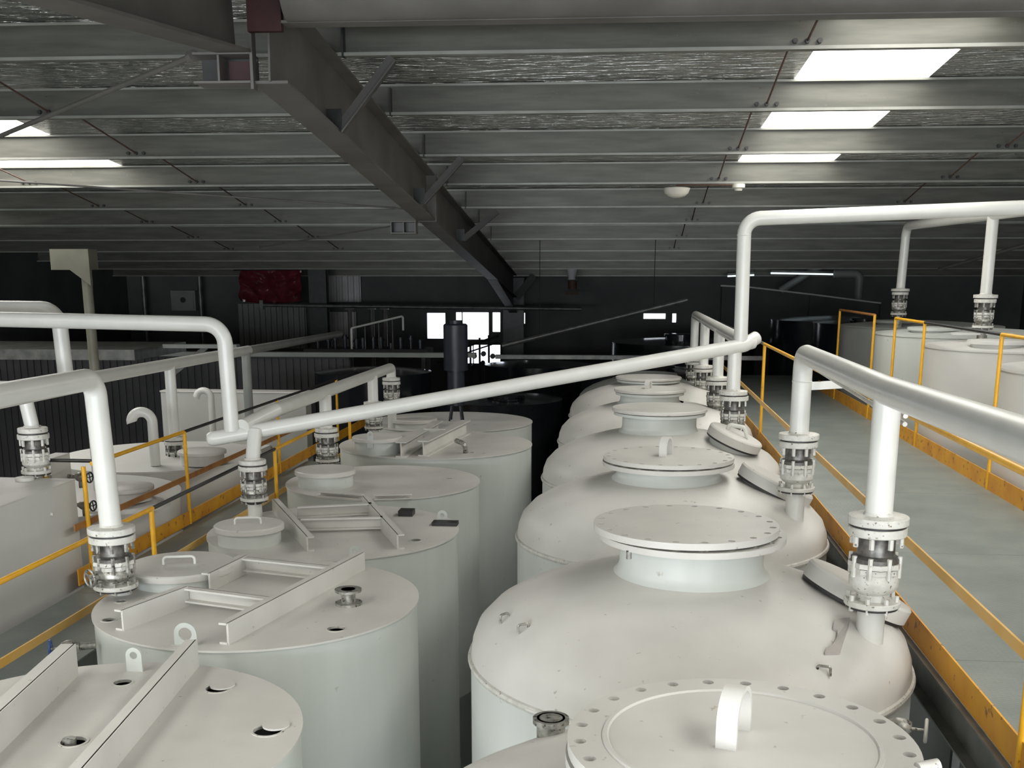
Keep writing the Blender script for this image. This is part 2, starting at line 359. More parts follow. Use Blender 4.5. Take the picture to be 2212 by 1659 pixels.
MB().bar((-2.335, 25.5, zr(25.5)), (-2.335, 31.8, -0.95), 0.22, 0.02).build('haunch_flange', M['steel'], raf, BETA, False)
# fly braces from the rafter's foot up to the purlins
for (d, a, b) in ((9.9, (-2.21, 1.24), (-1.74, 1.80)), (14.35, (-2.18, 0.93), (-1.69, 1.44)), (18.8, (-2.2, 0.62), (-1.64, 1.06))):
    mb = MB().bar((a[0], d, a[1]), (b[0], d, b[1]), 0.012, 0.09, (0, 0, 1)); mb.bar((a[0] + 0.03, d - 0.04, a[1] - 0.035), (b[0] + 0.03, d - 0.04, b[1] - 0.035), 0.08, 0.012, (0, 0, 1))
    mb.build('fly_brace', M['brace'], raf, BETA, False)
    MB().box(a[0] - 0.12, d - 0.01, a[1] - 0.03, a[0] + 0.02, d, a[1] + 0.16).build('brace_plate', M['black'], raf, BETA, False)
for d in PD[1:8]: MB().box(-2.17, d - 0.10, roof_z(d) - 0.31, -2.155, d - 0.002, roof_z(d) - 0.04).build('purlin_cleat', M['black'], raf, BETA, False)
near = bthing('rafter', 'brown-grey rafter descending towards the viewer from the ridge joint', 'beam', (-2.57, 8.2, 1.5))
ibeam(near, (-2.57, 8.2, 1.54), (-2.57, -8.5, 1.54 - 0.105 * 16.7), 0.60, 0.25, M['steel'])
MB().box(-2.46, 8.205, 1.30, -2.44, 8.30, 2.1).build('end_plate', M['steel'], near, BETA, False)
MB().box(-2.44, 8.12, 1.66, -2.20, 8.18, 2.1).build('end_plate', M['red'], near, BETA, False)
for zz in (1.34, 1.53): MB().box(-2.87, 8.2, zz, -2.46, 8.42, zz + 0.015).build('gusset', M['steel'], near, BETA, False)
MB().box(-2.87, 8.40, 1.35, -2.46, 8.42, 1.53).build('gusset', M['black'], near, BETA, False)
MB().box(-2.70, 8.22, 1.35, -2.685, 8.40, 1.53).build('gusset', M['steel'], near, BETA, False)
MB().box(-2.66, 8.36, 1.37, -2.47, 8.395, 1.51).build('gusset', M['red'], near, BETA, False)
tie = bthing('ridge_beam', 'deep grey steel beam crossing the top edge under the ridge', 'beam', (4, 8.2, 1.7))
ibeam(tie, (-2.2, 8.2, 1.71), (12, 8.2, 1.69), 0.42, 0.16, M['steel'], tf=0.018)
MB().cyl((4.9, 8.1, 1.92), 0.21, -7.05, 7.1, 32, (1, 0, 0)).build('round_casing', M['steel'], tie, BETA)
MB().bar((-2.25, 31.75, -0.55), (-1.75, 31.75, 0.05), 0.10, 0.20, (0, 0, 1)).build('knee_plate', M['wall'], raf, BETA, False)
colm = bthing('steel_column', 'dark steel column carrying the far end of the long rafter', 'column', (-2.33, 31.95, FL))
MB().box(-2.62, 31.8, FL, -2.60 + 0.56, 31.83, -0.0).build('flange', M['black'], colm, BETA, False)
MB().box(-2.62, 32.1, FL, -2.04, 32.13, 0.0).build('flange', M['black'], colm, BETA, False)
MB().box(-2.34, 31.83, FL, -2.32, 32.1, 0.0).build('web', M['black'], colm, BETA, False)
c2 = bthing('steel_column', 'black steel column between red tarpaulin and pale cladding', 'column', (-7.7, 31.1, FL))
MB().box(-7.95, 31.0, FL, -7.46, 31.03, 0.46).build('flange', M['black'], c2, BETA, False)
MB().box(-7.95, 31.3, FL, -7.46, 31.33, 0.43).build('flange', M['black'], c2, BETA, False)
MB().box(-7.71, 31.03, FL, -7.69, 31.3, 0.43).build('web', M['black'], c2, BETA, False)
for (lab, a, b, r_) in (('thick bracing rod crossing the pale skylight in the roof bay', (-3.02, 8.63, 1.60), (-7.0, 12.3, 1.32), 0.022),
                        ('thin dark bracing rod running below the skylight to the rafter', (-9.5, 12.6, 1.26), (-2.5, 16.5, 0.95), 0.013),
                        ('faint bracing rod ending at the rafter splice gusset', (-6.2, 20.8, 0.55), (-2.5, 17.6, 0.88), 0.012)):
    t = bthing('bracing_rod', lab, 'rod', a)
    MB().tube([a, b], r_, n=10).build('rod', M['steel'], t, BETA)
    MB().cyl(a, r_ * 2, -0.03, 0.03, 8, Vector(b) - Vector(a)).build('turnbuckle', M['steel'], t, BETA)
t = bthing('bracing_rod', 'pale bracing rod slanting behind the white drop pipe by the side wall', 'rod', (3.9, 22, 0.2))
MB().tube([(6.4, 22, 0.15), (9.2, 17, 1.35)], 0.03, n=10).build('rod', M['steel'], t, BETA)

# dome light under the purlins
t = bthing('dome_light', 'white enamelled dome light hanging under a purlin', 'lamp', (1.10, 16.5, 1.12))
MB().lathe((1.10, 16.5, 1.13), [(0.05, 0.12), (0.19, 0.10), (0.185, 0.085), (0.165, 0.03), (0.12, -0.01), (0.05, -0.03), (0.0, -0.032)], 32).build('shade', M['lamp'], t, BETA)
MB().tube([(1.10, 16.5, 1.23), (1.10, 16.5, 1.27), (1.9, 16.5, 1.27)], 0.012, n=8).build('conduit', M['rust'], t, BETA)
MB().lathe((1.96, 16.5, 1.19), [(0.0, 0.09), (0.09, 0.09), (0.09, 0.04), (0.06, 0.03), (0.05, 0.0), (0, 0)], 20).build('junction_box', M['lamp'], t, BETA)

# ------------------------------------------------------------------ tanks of the domed row
def lug(mb, c, ang, w=0.10, h=0.13, t=0.014, hole=0.03):
    """lifting eye: a rounded plate with a hole"""
    out = [(-w / 2, 0), (w / 2, 0)] + [(w / 2 * math.cos(a), h - w / 2 + w / 2 * math.sin(a)) for a in [math.pi * k / 12 for k in range(13)]]
    Tm = Matrix.Translation(c) @ Matrix.Rotation(ang, 4, 'Z') @ Matrix.Rotation(R(90), 4, 'X')
    mb.plate(out, [circ(0, h - w / 2, hole, 14)], -t / 2, t / 2, Tm); return mb
def nozzle(mb, x, y, z0, z1, r=0.06, fr=0.11):
    mb.cyl((x, y, 0), r, z0, z1, 28); mb.cyl((x, y, 0), fr, z1 - 0.03, z1, 28, bev=0.004); return mb
DOME = [(1.2, 0.0), (1.19, 0.08), (1.16, 0.16), (1.08, 0.245), (0.95, 0.32), (0.78, 0.385), (0.58, 0.44), (0.38, 0.475)]
def domed(name, label, y, x=0.36, rim=-2.04, lidz=-1.33, lr=0.5, nr=0.39, off=(0, 0), holes=20, handle=0.16, mat='tank', lidoff=(0, 0), seam=True, mh=None, nz=None, thick=0.035, plain=False, flat=False):
    T_ = thing(name, label, 'tank', (x, y, FL), 'white domed storage tanks in one row')
    m = M[mat]; mt = M['top'] if mat == 'tank' else m
    MB().lathe((x, y, 0), [(1.2, FL), (1.2, rim - 1.9), (1.206, rim - 1.89), (1.206, rim - 1.87), (1.2, rim - 1.86), (1.2, rim)], 96).build('shell', m, T_)
    MB().lathe((x, y, rim), DOME + [(nr - 0.02, 0.48)], 96).build('dome', mt, T_)
    if seam: MB().lathe((x, y, rim), [(1.2, -0.035), (1.213, -0.03), (1.218, -0.015), (1.213, 0.0), (1.2, 0.005)], 96).build('seam_ring', M['flange'], T_)
    nx, ny = x + off[0], y + off[1]
    MB().lathe((nx, ny, 0), [(nr + 0.05, rim + 0.455), (nr + 0.012, rim + 0.485), (nr, rim + 0.52), (nr, lidz - 0.075)], 72).build('neck', m, T_)
    n = 72
    if not plain:
        hp = [circ(nx + (lr - 0.035) * math.cos(a), ny + (lr - 0.035) * math.sin(a), 0.017, 10) for a in [2 * math.pi * (k + .3) / holes for k in range(holes)]]
        MB().plate(circ(nx, ny, lr + 0.005, n), hp, lidz - thick - 0.045, lidz - thick - 0.012).build('neck_flange', M['top'] if mat == 'tank' else m, T_)
        MB().cyl((nx, ny, 0), lr - 0.05, lidz - thick - 0.013, lidz - thick + 0.001, 64).build('gasket', M['dark'], T_)
        lx, ly = nx + lidoff[0], ny + lidoff[1]
        hp = [circ(lx + (lr - 0.035) * math.cos(a), ly + (lr - 0.035) * math.sin(a), 0.019, 12) for a in [2 * math.pi * (k + .5) / holes for k in range(holes)]]
        lid = MB().plate(circ(lx, ly, lr, n), hp, lidz - thick, lidz).build('lid', M['top'] if mat == 'tank' else m, T_)
    else:
        lx, ly = nx + lidoff[0], ny + lidoff[1]
        MB().cyl((nx, ny, 0), lr - 0.02, lidz - thick - 0.035, lidz - thick - 0.008, n).build('neck_flange', m, T_)
        lid = MB().cyl((lx, ly, 0), lr, lidz - thick, lidz, n, bev=0.006).build('lid', M['top'] if mat == 'tank' else m, T_)
    if handle:
        a = R(70); d = Vector((math.cos(a), math.sin(a), 0)); c = Vector((lx - 0.02, ly, lidz)); s_ = d.cross(Vector((0, 0, 1))) * 0.03; hw = handle * 0.55
        pth = [c - d * hw] + [c + d * (-hw * math.cos(t_)) + Vector((0, 0, handle * 0.45 + handle * 0.6 * math.sin(t_))) for t_ in [math.pi * k / 18 for k in range(19)]] + [c + d * hw]
        mb = MB(); vs = []; nn = len(pth)
        cen = c + Vector((0, 0, handle * 0.45))
        for p in pth:
            inn = p + ((cen - p).normalized() if p.z > cen.z - 0.001 else (Vector((cen.x, cen.y, p.z)) - p).normalized()) * 0.014
            vs += [p - s_, p + s_, inn + s_, inn - s_]
        fs = []
        for i in range(nn - 1):
            for q in range(4): fs.append((4 * i + q, 4 * i + (q + 1) % 4, 4 * i + 4 + (q + 1) % 4, 4 * i + 4 + q))
        fs += [(0, 3, 2, 1), (4 * nn - 4, 4 * nn - 3, 4 * nn - 2, 4 * nn - 1)]
        mb.add(vs, fs); mb.build('lid_handle', M['top'] if mat == 'tank' else m, lid)
    if mh:      # round hatch lying on the dome's flank
        (hx, hy, hz, hr, tx, ty) = mh; ax = Vector((math.sin(R(tx)), -math.sin(R(ty)), 1))
        MB().cyl((hx, hy, hz), hr * 0.8, -0.20, -0.02, 40, ax).build('hatch_neck', m, T_)
        MB().cyl((hx, hy, hz), hr * 0.98, -0.04, -0.022, 48, ax).build('gasket', M['dark'], T_)
        MB().lathe((hx, hy, hz), [(hr, -0.022), (hr, 0.055), (hr - 0.012, 0.068), (0, 0.072)], 48, ax, True).build('hatch_cover', M['top'] if mat == 'tank' else m, T_)
    if nz:
        MB().cyl((nz[0], nz[1], 0), 0.068, rim + 0.05, nz[2], 32).build('nozzle', M['pipe'] if mat == 'tank' else m, T_)
    return T_
T1 = domed('storage_tank', 'white domed tank whose bolted lid fills the bottom edge', 3.30, lidz=-1.30, lr=0.50, off=(-0.01, -0.25), holes=24, handle=0.155)
MB().lathe((0.35, 3.05, -1.30), [(0.40, 0.0), (0.397, 0.006), (0.385, 0.006), (0.38, 0.0)], 72).build('weld_ring', M['top'], T1)
MB().cyl((-0.26, 3.98, 0), 0.055, -1.95, -1.64, 24).lathe((-0.26, 3.98, -1.64), [(0.07, -0.02), (0.07, 0.0), (0.045, 0.0), (0.045, -0.1)], 24).build('open_nozzle', M['valve'], T1)
MB().cyl((0.775, 2.83, -1.30), 0.022, 0, 0.03, 6).cyl((0.80, 2.86, -1.285), 0.02, 0, 0.06, 12, (1, .3, 0.1)).box(0.76, 2.80, -1.30, 0.83, 2.86, -1.285).build('lid_clamp', M['flange'], T1)
T2 = domed('storage_tank', 'white domed tank with grey stencil patch, behind the bottom-edge lid', 5.98, lidz=-1.30, off=(0.01, 0.0), holes=20, handle=0, lidoff=(-0.035, -0.0), mh=(1.27, 6.02, -1.69, 0.30, 28, -3), nz=(1.245, 5.50, -1.60))
T3 = domed('storage_tank', 'white domed tank with broad looped lid, second behind the bottom lid', 8.62, rim=-1.97, lidz=-1.335, off=(-0.03, -0.05), holes=20, handle=0.14, mh=(1.15, 8.62, -1.575, 0.30, 28, 0), nz=(1.235, 8.10, -1.52), thick=0.03)
T4 = domed('storage_tank', 'white domed tank with plain lid on a tall neck', 11.24, rim=-1.97, lidz=-1.265, off=(-0.03, 0), lr=0.475, nr=0.37, handle=0, holes=16, plain=True, mh=(1.04, 10.85, -1.53, 0.27, 24, 5), nz=(1.06, 11.2, -1.55))
MB().tube([(0.97, 10.86, -1.46), (0.99, 10.84, -1.38), (1.13, 10.80, -1.40), (1.16, 10.79, -1.50)], 0.02, 0.03, n=10).build('hatch_handle', M['pipe'], T4)
T5 = domed('storage_tank', 'white domed tank with looped lid, beyond the tall-necked one', 13.86, rim=-1.97, lidz=-1.33, off=(-0.08, 0), lr=0.44, nr=0.36, handle=0.10, plain=True, nz=(1.10, 13.8, -1.6))
T6 = domed('storage_tank', 'greyish domed tank with a shaded lid near the pipe header end', 16.50, rim=-1.97, lidz=-1.41, off=(-0.05, 0), lr=0.48, nr=0.36, handle=0, plain=True, nz=(1.10, 16.4, -1.6))
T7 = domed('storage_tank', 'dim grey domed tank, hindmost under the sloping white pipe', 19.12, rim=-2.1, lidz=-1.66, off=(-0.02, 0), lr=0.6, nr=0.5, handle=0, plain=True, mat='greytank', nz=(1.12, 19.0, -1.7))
# details of the big tank: stencilled patch, stub, drain valve
from math import cos, sin
pz = lambda x, y: None
def dome_z(x, y, cx=0.36, cy=5.98, rim=-2.04):
    r_ = math.hypot(x - cx, y - cy)
    for (r0, z0), (r1, z1) in zip(DOME, DOME[1:]):
        if r1 <= r_ <= r0: return rim + z0 + (z1 - z0) * (r0 - r_) / (r0 - r1)
    return rim + DOME[-1][1]
def on_dome(poly, cx, cy, rim, mat, parent, name, up=0.006):
    """thin plate following the dome: poly in x, y"""
    vs = [(x, y, dome_z(x, y, cx, cy, rim) + u) for u in (up, 0) for x, y in poly]; n = len(poly)
    MB().add(vs, [tuple(range(n)), tuple(range(2 * n - 1, n - 1, -1))] + [(i, i + n, (i + 1) % n + n, (i + 1) % n) for i in range(n)]).build(name, mat, parent, smooth=False)
PATCHES = True
for (a, b, c) in ((0.45, 1.0, 0), (-0.6, 0.4, 0)): pass
def small_valve(name, label, c, ax, mat, wheel='flange', sc=1.0, group=None):
    t = thing(name, label, 'valve', c, group); c = Vector(c); ax = Vector(ax).normalized(); up = Vector((0, 0, 1))
    MB().tube([c, c + ax * 0.14 * sc], 0.022 * sc, n=12).build('stub_pipe', mat, t)
    MB().lathe(c + ax * 0.14 * sc, [(0, -0.05 * sc), (0.03 * sc, -0.05 * sc), (0.045 * sc, -0.02 * sc), (0.045 * sc, 0.02 * sc), (0.03 * sc, 0.05 * sc), (0, 0.05 * sc)], 16, ax).tube([c + ax * 0.14 * sc, c + ax * 0.14 * sc - up * 0.11 * sc], 0.02 * sc, n=10).build('body', mat, t)
    e = c + ax * 0.25 * sc
    MB().tube([c + ax * 0.18 * sc, e], 0.008 * sc, n=8).build('stem', mat, t)
    w = MB(); q = up.rotation_difference(ax); rr = 0.05 * sc
    ring = [e + q @ Vector((rr * cos(2 * math.pi * k / 16), rr * sin(2 * math.pi * k / 16), 0)) for k in range(17)]
    w.tube(ring, 0.008 * sc, n=6, caps=False)
    for k in (0, 4, 8): w.tube([e, ring[k]], 0.006 * sc, n=5)
    w.build('handwheel', M[wheel], t)
    return t
small_valve('drain_valve', 'small steel drain valve on the rim behind the bottom-edge lid', (1.19, 5.15, -2.085), (0.9, -0.25, 0), M['valve'], 'flange', 1.05)
small_valve('drain_valve', 'small dark drain valve with blue handwheel beside the overturned lid tank', (-3.08, 5.95, -2.11), (-0.9, -0.35, 0), M['valve'], 'blue', 1.0)
small_valve('drain_valve', 'blue handwheel valve low behind the channel beams at the bottom corner', (-3.06, 4.95, -2.15), (-0.9, -0.3, 0.0), M['valve'], 'blue', 1.25)
small_valve('drain_valve', 'small valve with dark wheel on the pale tank beside the yellow loop rail', (3.98, 10.4, -1.0), (-0.75, -0.6, 0), M['flange'], 'navy', 1.5)

# ------------------------------------------------------------------ flat-topped row
def flat_tank(name, label, x, y, r, z, holes, mat='tank', group='white flat-topped mixing tanks in one row'):
    t = thing(name, label, 'tank', (x, y, FL), group)
    MB().lathe((x, y, 0), [(r, FL), (r, z - 2.2), (r + 0.006, z - 2.19), (r + 0.006, z - 2.17), (r, z - 2.16), (r, z - 0.012)], 96).build('shell', M[mat], t)
    MB().plate(circ(x, y, r + 0.012, 96), [circ(hx, hy, hr, 20) for hx, hy, hr in holes], z - 0.012, z).build('top_plate', M['top'] if mat == 'tank' else M[mat], t)
    for hx, hy, hr in holes:
        MB().lathe((hx, hy, z), [(hr, 0.003), (hr + 0.012, 0.003), (hr + 0.012, 0.0)], 20).lathe((hx, hy, z), [(hr, 0.003), (hr, -0.014)], 20).build('hole_ring', M['flange'], t)
    return t
def channel(t, a, b, h, name='channel_beam', open_side=1, w=0.055, th=0.012, mat='top'):
    """U-channel lying on the tank: a, b = base line; the web stands on edge"""
    a = Vector(a); b = Vector(b); d = (b - a).normalized(); sd = d.cross(Vector((0, 0, 1))).normalized() * open_side
    mb = MB(); u = Vector((0, 0, 1))
    mb.bar(a + u * h / 2, b + u * h / 2, th, h)
    mb.bar(a + u * (h - th / 2) + sd * w / 2, b + u * (h - th / 2) + sd * w / 2, w, th)
    mb.bar(a + u * (th / 2) + sd * w / 2, b + u * (th / 2) + sd * w / 2, w, th)
    return mb.build(name, M[mat], t, smooth=False)
def lid_round(t, x, y, z0, r, h=0.1, handle=True, raised=0.0, sc=1.0):
    MB().cyl((x, y, 0), r * 0.9, z0, z0 + h - 0.04, 48).build('hatch_neck', M['tank'], t)
    l = MB().lathe((x, y, z0), [(0, h - 0.045), (r, h - 0.045), (r, h - 0.008), (r - 0.01, h), (0, h + 0.004)], 56).build('hatch_cover', M['top'], t)
    if handle: MB().tube([(x - 0.1, y - 0.05, z0 + h), (x - 0.1, y - 0.05, z0 + h + 0.055), (x + 0.1, y + 0.0, z0 + h + 0.055), (x + 0.1, y + 0.0, z0 + h)], 0.009, 0.025, n=8).build('cover_handle', M['pipe'], l)
    return l
# A: corner tank
A = flat_tank('mixing_tank', 'white flat-topped tank cut by the bottom corner, lying under two channel beams', -2.40, 4.42, 0.97, -2.0, [(-2.40, 4.36, 0.055), (-2.51, 5.09, 0.045), (-2.00, 5.06, 0.06), (-1.585, 4.57, 0.065)])
channel(A, (-2.22, 5.36, -2.0), (-2.04, 3.55, -2.0), 0.15, open_side=1)
channel(A, (-2.79, 5.17, -2.0), (-2.58, 3.60, -2.0), 0.17, open_side=1, w=0.07)
lg = MB(); lug(lg, (-2.52, 5.26, -2.0), 0.0, 0.085, 0.13, hole=0.02); lg.build('lifting_lug', M['tank'], A, smooth=False)
MB().tube([(-2.42, 4.36, -2.03), (-2.42, 4.36, -1.985)], 0.03, n=12).build('plug', M['valve'], A)
for hx, hy, a0 in ((-2.0, 5.06, 0.2), (-1.575, 4.59, -0.1)):     # cut flaps covering most of the two outer openings
    MB().cyl((hx + 0.012, hy + 0.035, -1.999), 0.062, 0.0, 0.008, 24).build('loose_cover', M['top'], A)
# B
B_ = flat_tank('mixing_tank', 'white flat-topped tank with a beam frame and an overturned hatch cover', -2.30, 6.62, 1.0, -2.0, [(-1.66, 6.07, 0.052), (-3.06, 6.10, 0.04), (-3.16, 6.48, 0.03)])
channel(B_, (-2.185, 5.72, -2.0), (-1.81, 7.42, -2.0), 0.125, open_side=-1)
channel(B_, (-2.88, 5.90, -2.0), (-2.70, 6.44, -2.0), 0.125, open_side=-1)
channel(B_, (-2.68, 6.75, -2.0), (-2.60, 7.25, -2.0), 0.125, open_side=-1)
channel(B_, (-2.71, 6.46, -1.97), (-2.08, 6.27, -1.97), 0.09, name='cross_beam', open_side=1)
channel(B_, (-2.61, 7.23, -1.97), (-1.92, 7.04, -1.97), 0.09, name='cross_beam', open_side=1)
lid_round(B_, -2.98, 7.02, -2.0, 0.36, 0.115)
MB().cyl((-1.71, 6.57, 0), 0.045, -2.0, -1.90, 20).cyl((-1.71, 6.57, 0), 0.085, -2.0, -1.985, 24).cyl((-1.71, 6.57, 0), 0.085, -1.915, -1.90, 24).build('stub_nozzle', M['valve'], B_)
lg = MB(); lug(lg, (-2.42, 5.70, -2.01), 0.0, 0.13, 0.14, hole=0.038); lg.build('lifting_lug', M['tank'], B_, smooth=False)
MB().box(-2.50, 5.68, -2.012, -2.34, 5.74, -1.998).build('lug_pad', M['tank'], B_, smooth=False)
MB().cyl((-3.24, 6.66, 0), 0.068, -2.0, -1.70, 28).build('nozzle', M['pipe'], B_)
# C
C_ = flat_tank('mixing_tank', 'white flat-topped tank with two sloped beams and a looped hatch handle', -2.46, 9.07, 1.05, -2.1, [(-2.48, 9.13, 0.045), (-1.70, 8.75, 0.045), (-3.10, 8.63, 0.03), (-3.12, 8.48, 0.02)])
channel(C_, (-3.22, 9.75, -2.1), (-2.47, 8.28, -2.1), 0.12, open_side=-1)
channel(C_, (-2.42, 9.95, -2.1), (-1.78, 8.43, -2.1), 0.12, open_side=-1)
channel(C_, (-2.72, 8.97, -2.08), (-2.05, 9.11, -2.08), 0.10, name='cross_beam')
channel(C_, (-2.90, 9.45, -2.08), (-2.28, 9.68, -2.08), 0.10, name='cross_beam')
lid_round(C_, -3.03, 8.55, -2.1, 0.28, 0.155)
MB().box(-2.03, 9.66, -2.1, -1.90, 9.80, -2.05).build('bracket', M['dark'], C_, smooth=False)
MB().box(-1.66, 9.30, -2.1, -1.44, 9.42, -2.07).build('bracket', M['dark'], C_, smooth=False)
lg = MB(); lug(lg, (-1.60, 9.50, -2.1), 0.2, 0.09, 0.10, hole=0.02); lug(lg, (-2.05, 8.12, -2.1), 0.0, 0.09, 0.10, hole=0.02); lg.build('lifting_lug', M['tank'], C_, smooth=False)
MB().cyl((-3.31, 9.52, 0), 0.064, -2.1, -1.98, 28).build('nozzle', M['pipe'], C_)
# D
D_ = flat_tank('mixing_tank', 'white flat-topped tank with plain top and a shallow hatch at its edge', -2.52, 11.30, 1.0, -2.08, [(-1.85, 11.51, 0.03)])
lid_round(D_, -3.06, 11.0, -2.08, 0.31, 0.17, False)
channel(D_, (-2.96, 10.45, -2.08), (-2.50, 10.33, -2.08), 0.05, name='edge_bar'); channel(D_, (-2.40, 10.33, -2.08), (-2.05, 10.42, -2.08), 0.05, name='edge_bar')
MB().cyl((-3.28, 11.9, 0), 0.068, -2.08, -1.95, 28).build('nozzle', M['pipe'], D_)
# E
E_ = flat_tank('mixing_tank', 'wide white flat-topped tank carrying two parallel I-beams', -2.38, 13.75, 1.2, -2.04, [(-1.83, 13.08, 0.03), (-1.68, 13.03, 0.02)])
for (a, b) in (((-2.60, 12.62, -2.04), (-2.50, 14.62, -2.04)), ((-2.36, 12.74, -2.04), (-2.14, 14.72, -2.04))):
    e_ = MB(); a = Vector(a); b = Vector(b); u = Vector((0, 0, 1))
    e_.bar(a + u * .09, b + u * .09, .012, .17); e_.bar(a + u * .175, b + u * .175, .13, .014); e_.bar(a + u * .007, b + u * .007, .13, .014)
    e_.build('i_beam', M['top'], E_, smooth=False)
MB().bar((-2.54, 13.75, -1.90), (-2.26, 13.75, -1.90), 0.03, 0.1).build('cross_beam', M['top'], E_, smooth=False)
lid_round(E_, -2.96, 12.98, -2.04, 0.30, 0.195, False)
lg = MB(); lug(lg, (-2.98, 12.70, -1.95), 0.0, 0.07, 0.2, hole=0.018); lg.build('lifting_lug', M['tank'], E_, smooth=False)
MB().tube([(-1.90, 13.03, -2.04), (-1.90, 12.98, -1.92), (-2.02, 13.08, -1.90)], 0.03, 0.05, n=10).build('cable_end', M['valve'], E_)
MB().cyl((-3.30, 14.30, 0), 0.064, -2.04, -1.93, 28).build('nozzle', M['pipe'], E_)
F_ = flat_tank('mixing_tank', 'grey-green flat-topped tank behind the one carrying I-beams', -2.6, 16.4, 1.2, -2.09, [(-2.2, 16.0, 0.03)], 'tank')
lid_round(F_, -3.05, 15.75, -2.09, 0.34, 0.12, False)
MB().cyl((-3.33, 15.6, 0), 0.064, -2.09, -1.72, 28).build('nozzle', M['pipe'], F_)
ag = thing('agitator_drive', 'tall dark navy agitator motor standing up against the bright windows', 'motor', (-2.54, 16.5, -2.09))
MB().cyl((-2.54, 16.5, 0), 0.18, -1.30, -0.66, 32, bev=0.02).build('motor', M['navy'], ag)
MB().cyl((-2.54, 16.5, 0), 0.13, -1.86, -1.30, 24).cyl((-2.54, 16.5, 0), 0.18, -1.34, -1.28, 24).build('gearbox', M['navy'], ag)
MB().cyl((-2.54, 16.5, 0), 0.10, -0.66, -0.61, 24).build('fan_cowl', M['navy'], ag)
for a in (0, 90, 180, 270): MB().bar((-2.54 + 0.09 * cos(R(a + 45)), 16.5 + 0.09 * sin(R(a + 45)), -1.86), (-2.54 + 0.13 * cos(R(a + 45)), 16.5 + 0.13 * sin(R(a + 45)), -2.09), 0.025, 0.025, (1, 0, 0)).build('leg', M['navy'], ag, smooth=False)

# ------------------------------------------------------------------ valves in the drop pipes
def big_valve(label, x, y, zt, zb, sc=1.0, group='flanged valves in the white drop pipes', wheel=None, cluster=False, mat='valve'):
    """between the pipe flange (zt) and the nozzle flange (zb)"""
    t = thing('flanged_valve', label, 'valve', (x, y, zb), group); H = zt - zb; fr = 0.15 * sc
    MB().cyl((x, y, 0), fr - 0.01, zt - 0.012, zt, 32).build('gasket', M['dark'], t)
    MB().cyl((x, y, 0), fr, zt - 0.055, zt - 0.012, 36, bev=0.004).build('upper_flange', M['flange'], t)
    z1 = zt - 0.055; z2 = zb + 0.03
    mid = z1 - 0.27 * H
    MB().lathe((x, y, 0), [(0.085 * sc, z1), (0.095 * sc, z1 - 0.015), (0.098 * sc, mid + 0.015), (0.125 * sc, mid), (0.125 * sc, mid - 0.02)], 24).build('yoke_core', M['yoke'], t)
    oc = circ(x, y, fr * 0.93, 8)
    MB().plate(oc, [circ(x, y, 0.05, 12)], mid - 0.045, mid - 0.02).plate(circ(x, y, fr * 0.86, 8), [circ(x, y, 0.05, 12)], mid - 0.075, mid - 0.05).build('bonnet_flange', M['flange'], t, smooth=False)
    b0 = mid - 0.075; hh = b0 - z2
    MB().lathe((x, y, 0), [(0.115 * sc, b0), (0.128 * sc, b0 - hh * .2), (0.128 * sc, b0 - hh * .45), (0.108 * sc, b0 - hh * .65), (0.085 * sc, b0 - hh * .75), (0.082 * sc, z2)], 28).build('body', M[mat], t)
    MB().cyl((x, y, 0), fr * 0.97, zb + 0.004, zb + 0.032, 36, bev=0.004).build('lower_flange', M['flange'], t)
    MB().cyl((x, y, 0), fr * 0.9, zb - 0.008, zb + 0.004, 32).build('gasket', M['dark'], t)
    bo = MB()
    for k in range(8):
        a = 2 * math.pi * (k + .5) / 8; bx, by = x + cos(a) * fr * 0.83, y + sin(a) * fr * 0.83
        bo.cyl((bx, by, 0), 0.012 * sc, zt - 0.01, zt + 0.035, 6).cyl((bx, by, 0), 0.014 * sc, zt - 0.11, zt - 0.05, 6)
        bo.cyl((bx, by, 0), 0.013 * sc, mid - 0.095, mid + 0.012, 6).cyl((bx, by, 0), 0.013 * sc, zb - 0.02, zb + 0.06, 6)
    o = bo.build('bolts', M['flange' if mat == 'flange' else 'valve'], t); o['kind'] = 'stuff'
    if wheel:
        c = Vector((x, y, (b0 + z2) / 2 + 0.02)); ax = Vector(wheel).normalized()
        MB().tube([c, c + ax * 0.19 * sc], 0.022 * sc, n=10).build('stem', M['valve'], t)
        e = c + ax * 0.19 * sc; q = Vector((0, 0, 1)).rotation_difference(ax)
        ring = [e + q @ Vector((0.055 * sc * cos(2 * math.pi * k / 16), 0.055 * sc * sin(2 * math.pi * k / 16), 0)) for k in range(17)]
        w = MB().tube(ring, 0.009 * sc, n=6, caps=False)
        for k in (0, 5, 11): w.tube([e, ring[k]], 0.007 * sc, n=5)
        w.build('handwheel', M['valve'], t)
    return t
def pflange(mb, x, y, z, r=0.155): mb.lathe((x, y, z), [(0.066, 0.06), (0.075, 0.045), (r - 0.004, 0.04), (r, 0.036), (r, 0.004), (r - 0.004, 0), (0.05, 0)], 40); return mb
big_valve('valve over the grey stencil patch, under the thick tee of the header', 1.245, 5.50, -1.178, -1.596, 0.94, mat='flange')
big_valve('valve on the tank with the broad looped lid, below the header elbow', 1.235, 8.10, -1.128, -1.503, 0.92, mat='flange')
big_valve('valve behind the tall-necked lid, under the sloping pipe elbow', 1.06, 11.24, -1.13, -1.53, 0.95)
big_valve('valve just behind the one under the sloping pipe elbow', 1.10, 13.86, -1.22, -1.62, 0.95)
big_valve('small valve third from the sloping pipe elbow, near the header end', 1.10, 16.50, -1.28, -1.66, 0.95)
big_valve('faint valve last in the file behind the sloping pipe elbow', 1.10, 19.0, -1.36, -1.72, 0.95)
big_valve('valve with handwheel beside the overturned hatch cover', -3.22, 6.55, -1.57, -1.93, 0.95, wheel=(-0.5, -0.9, 0))
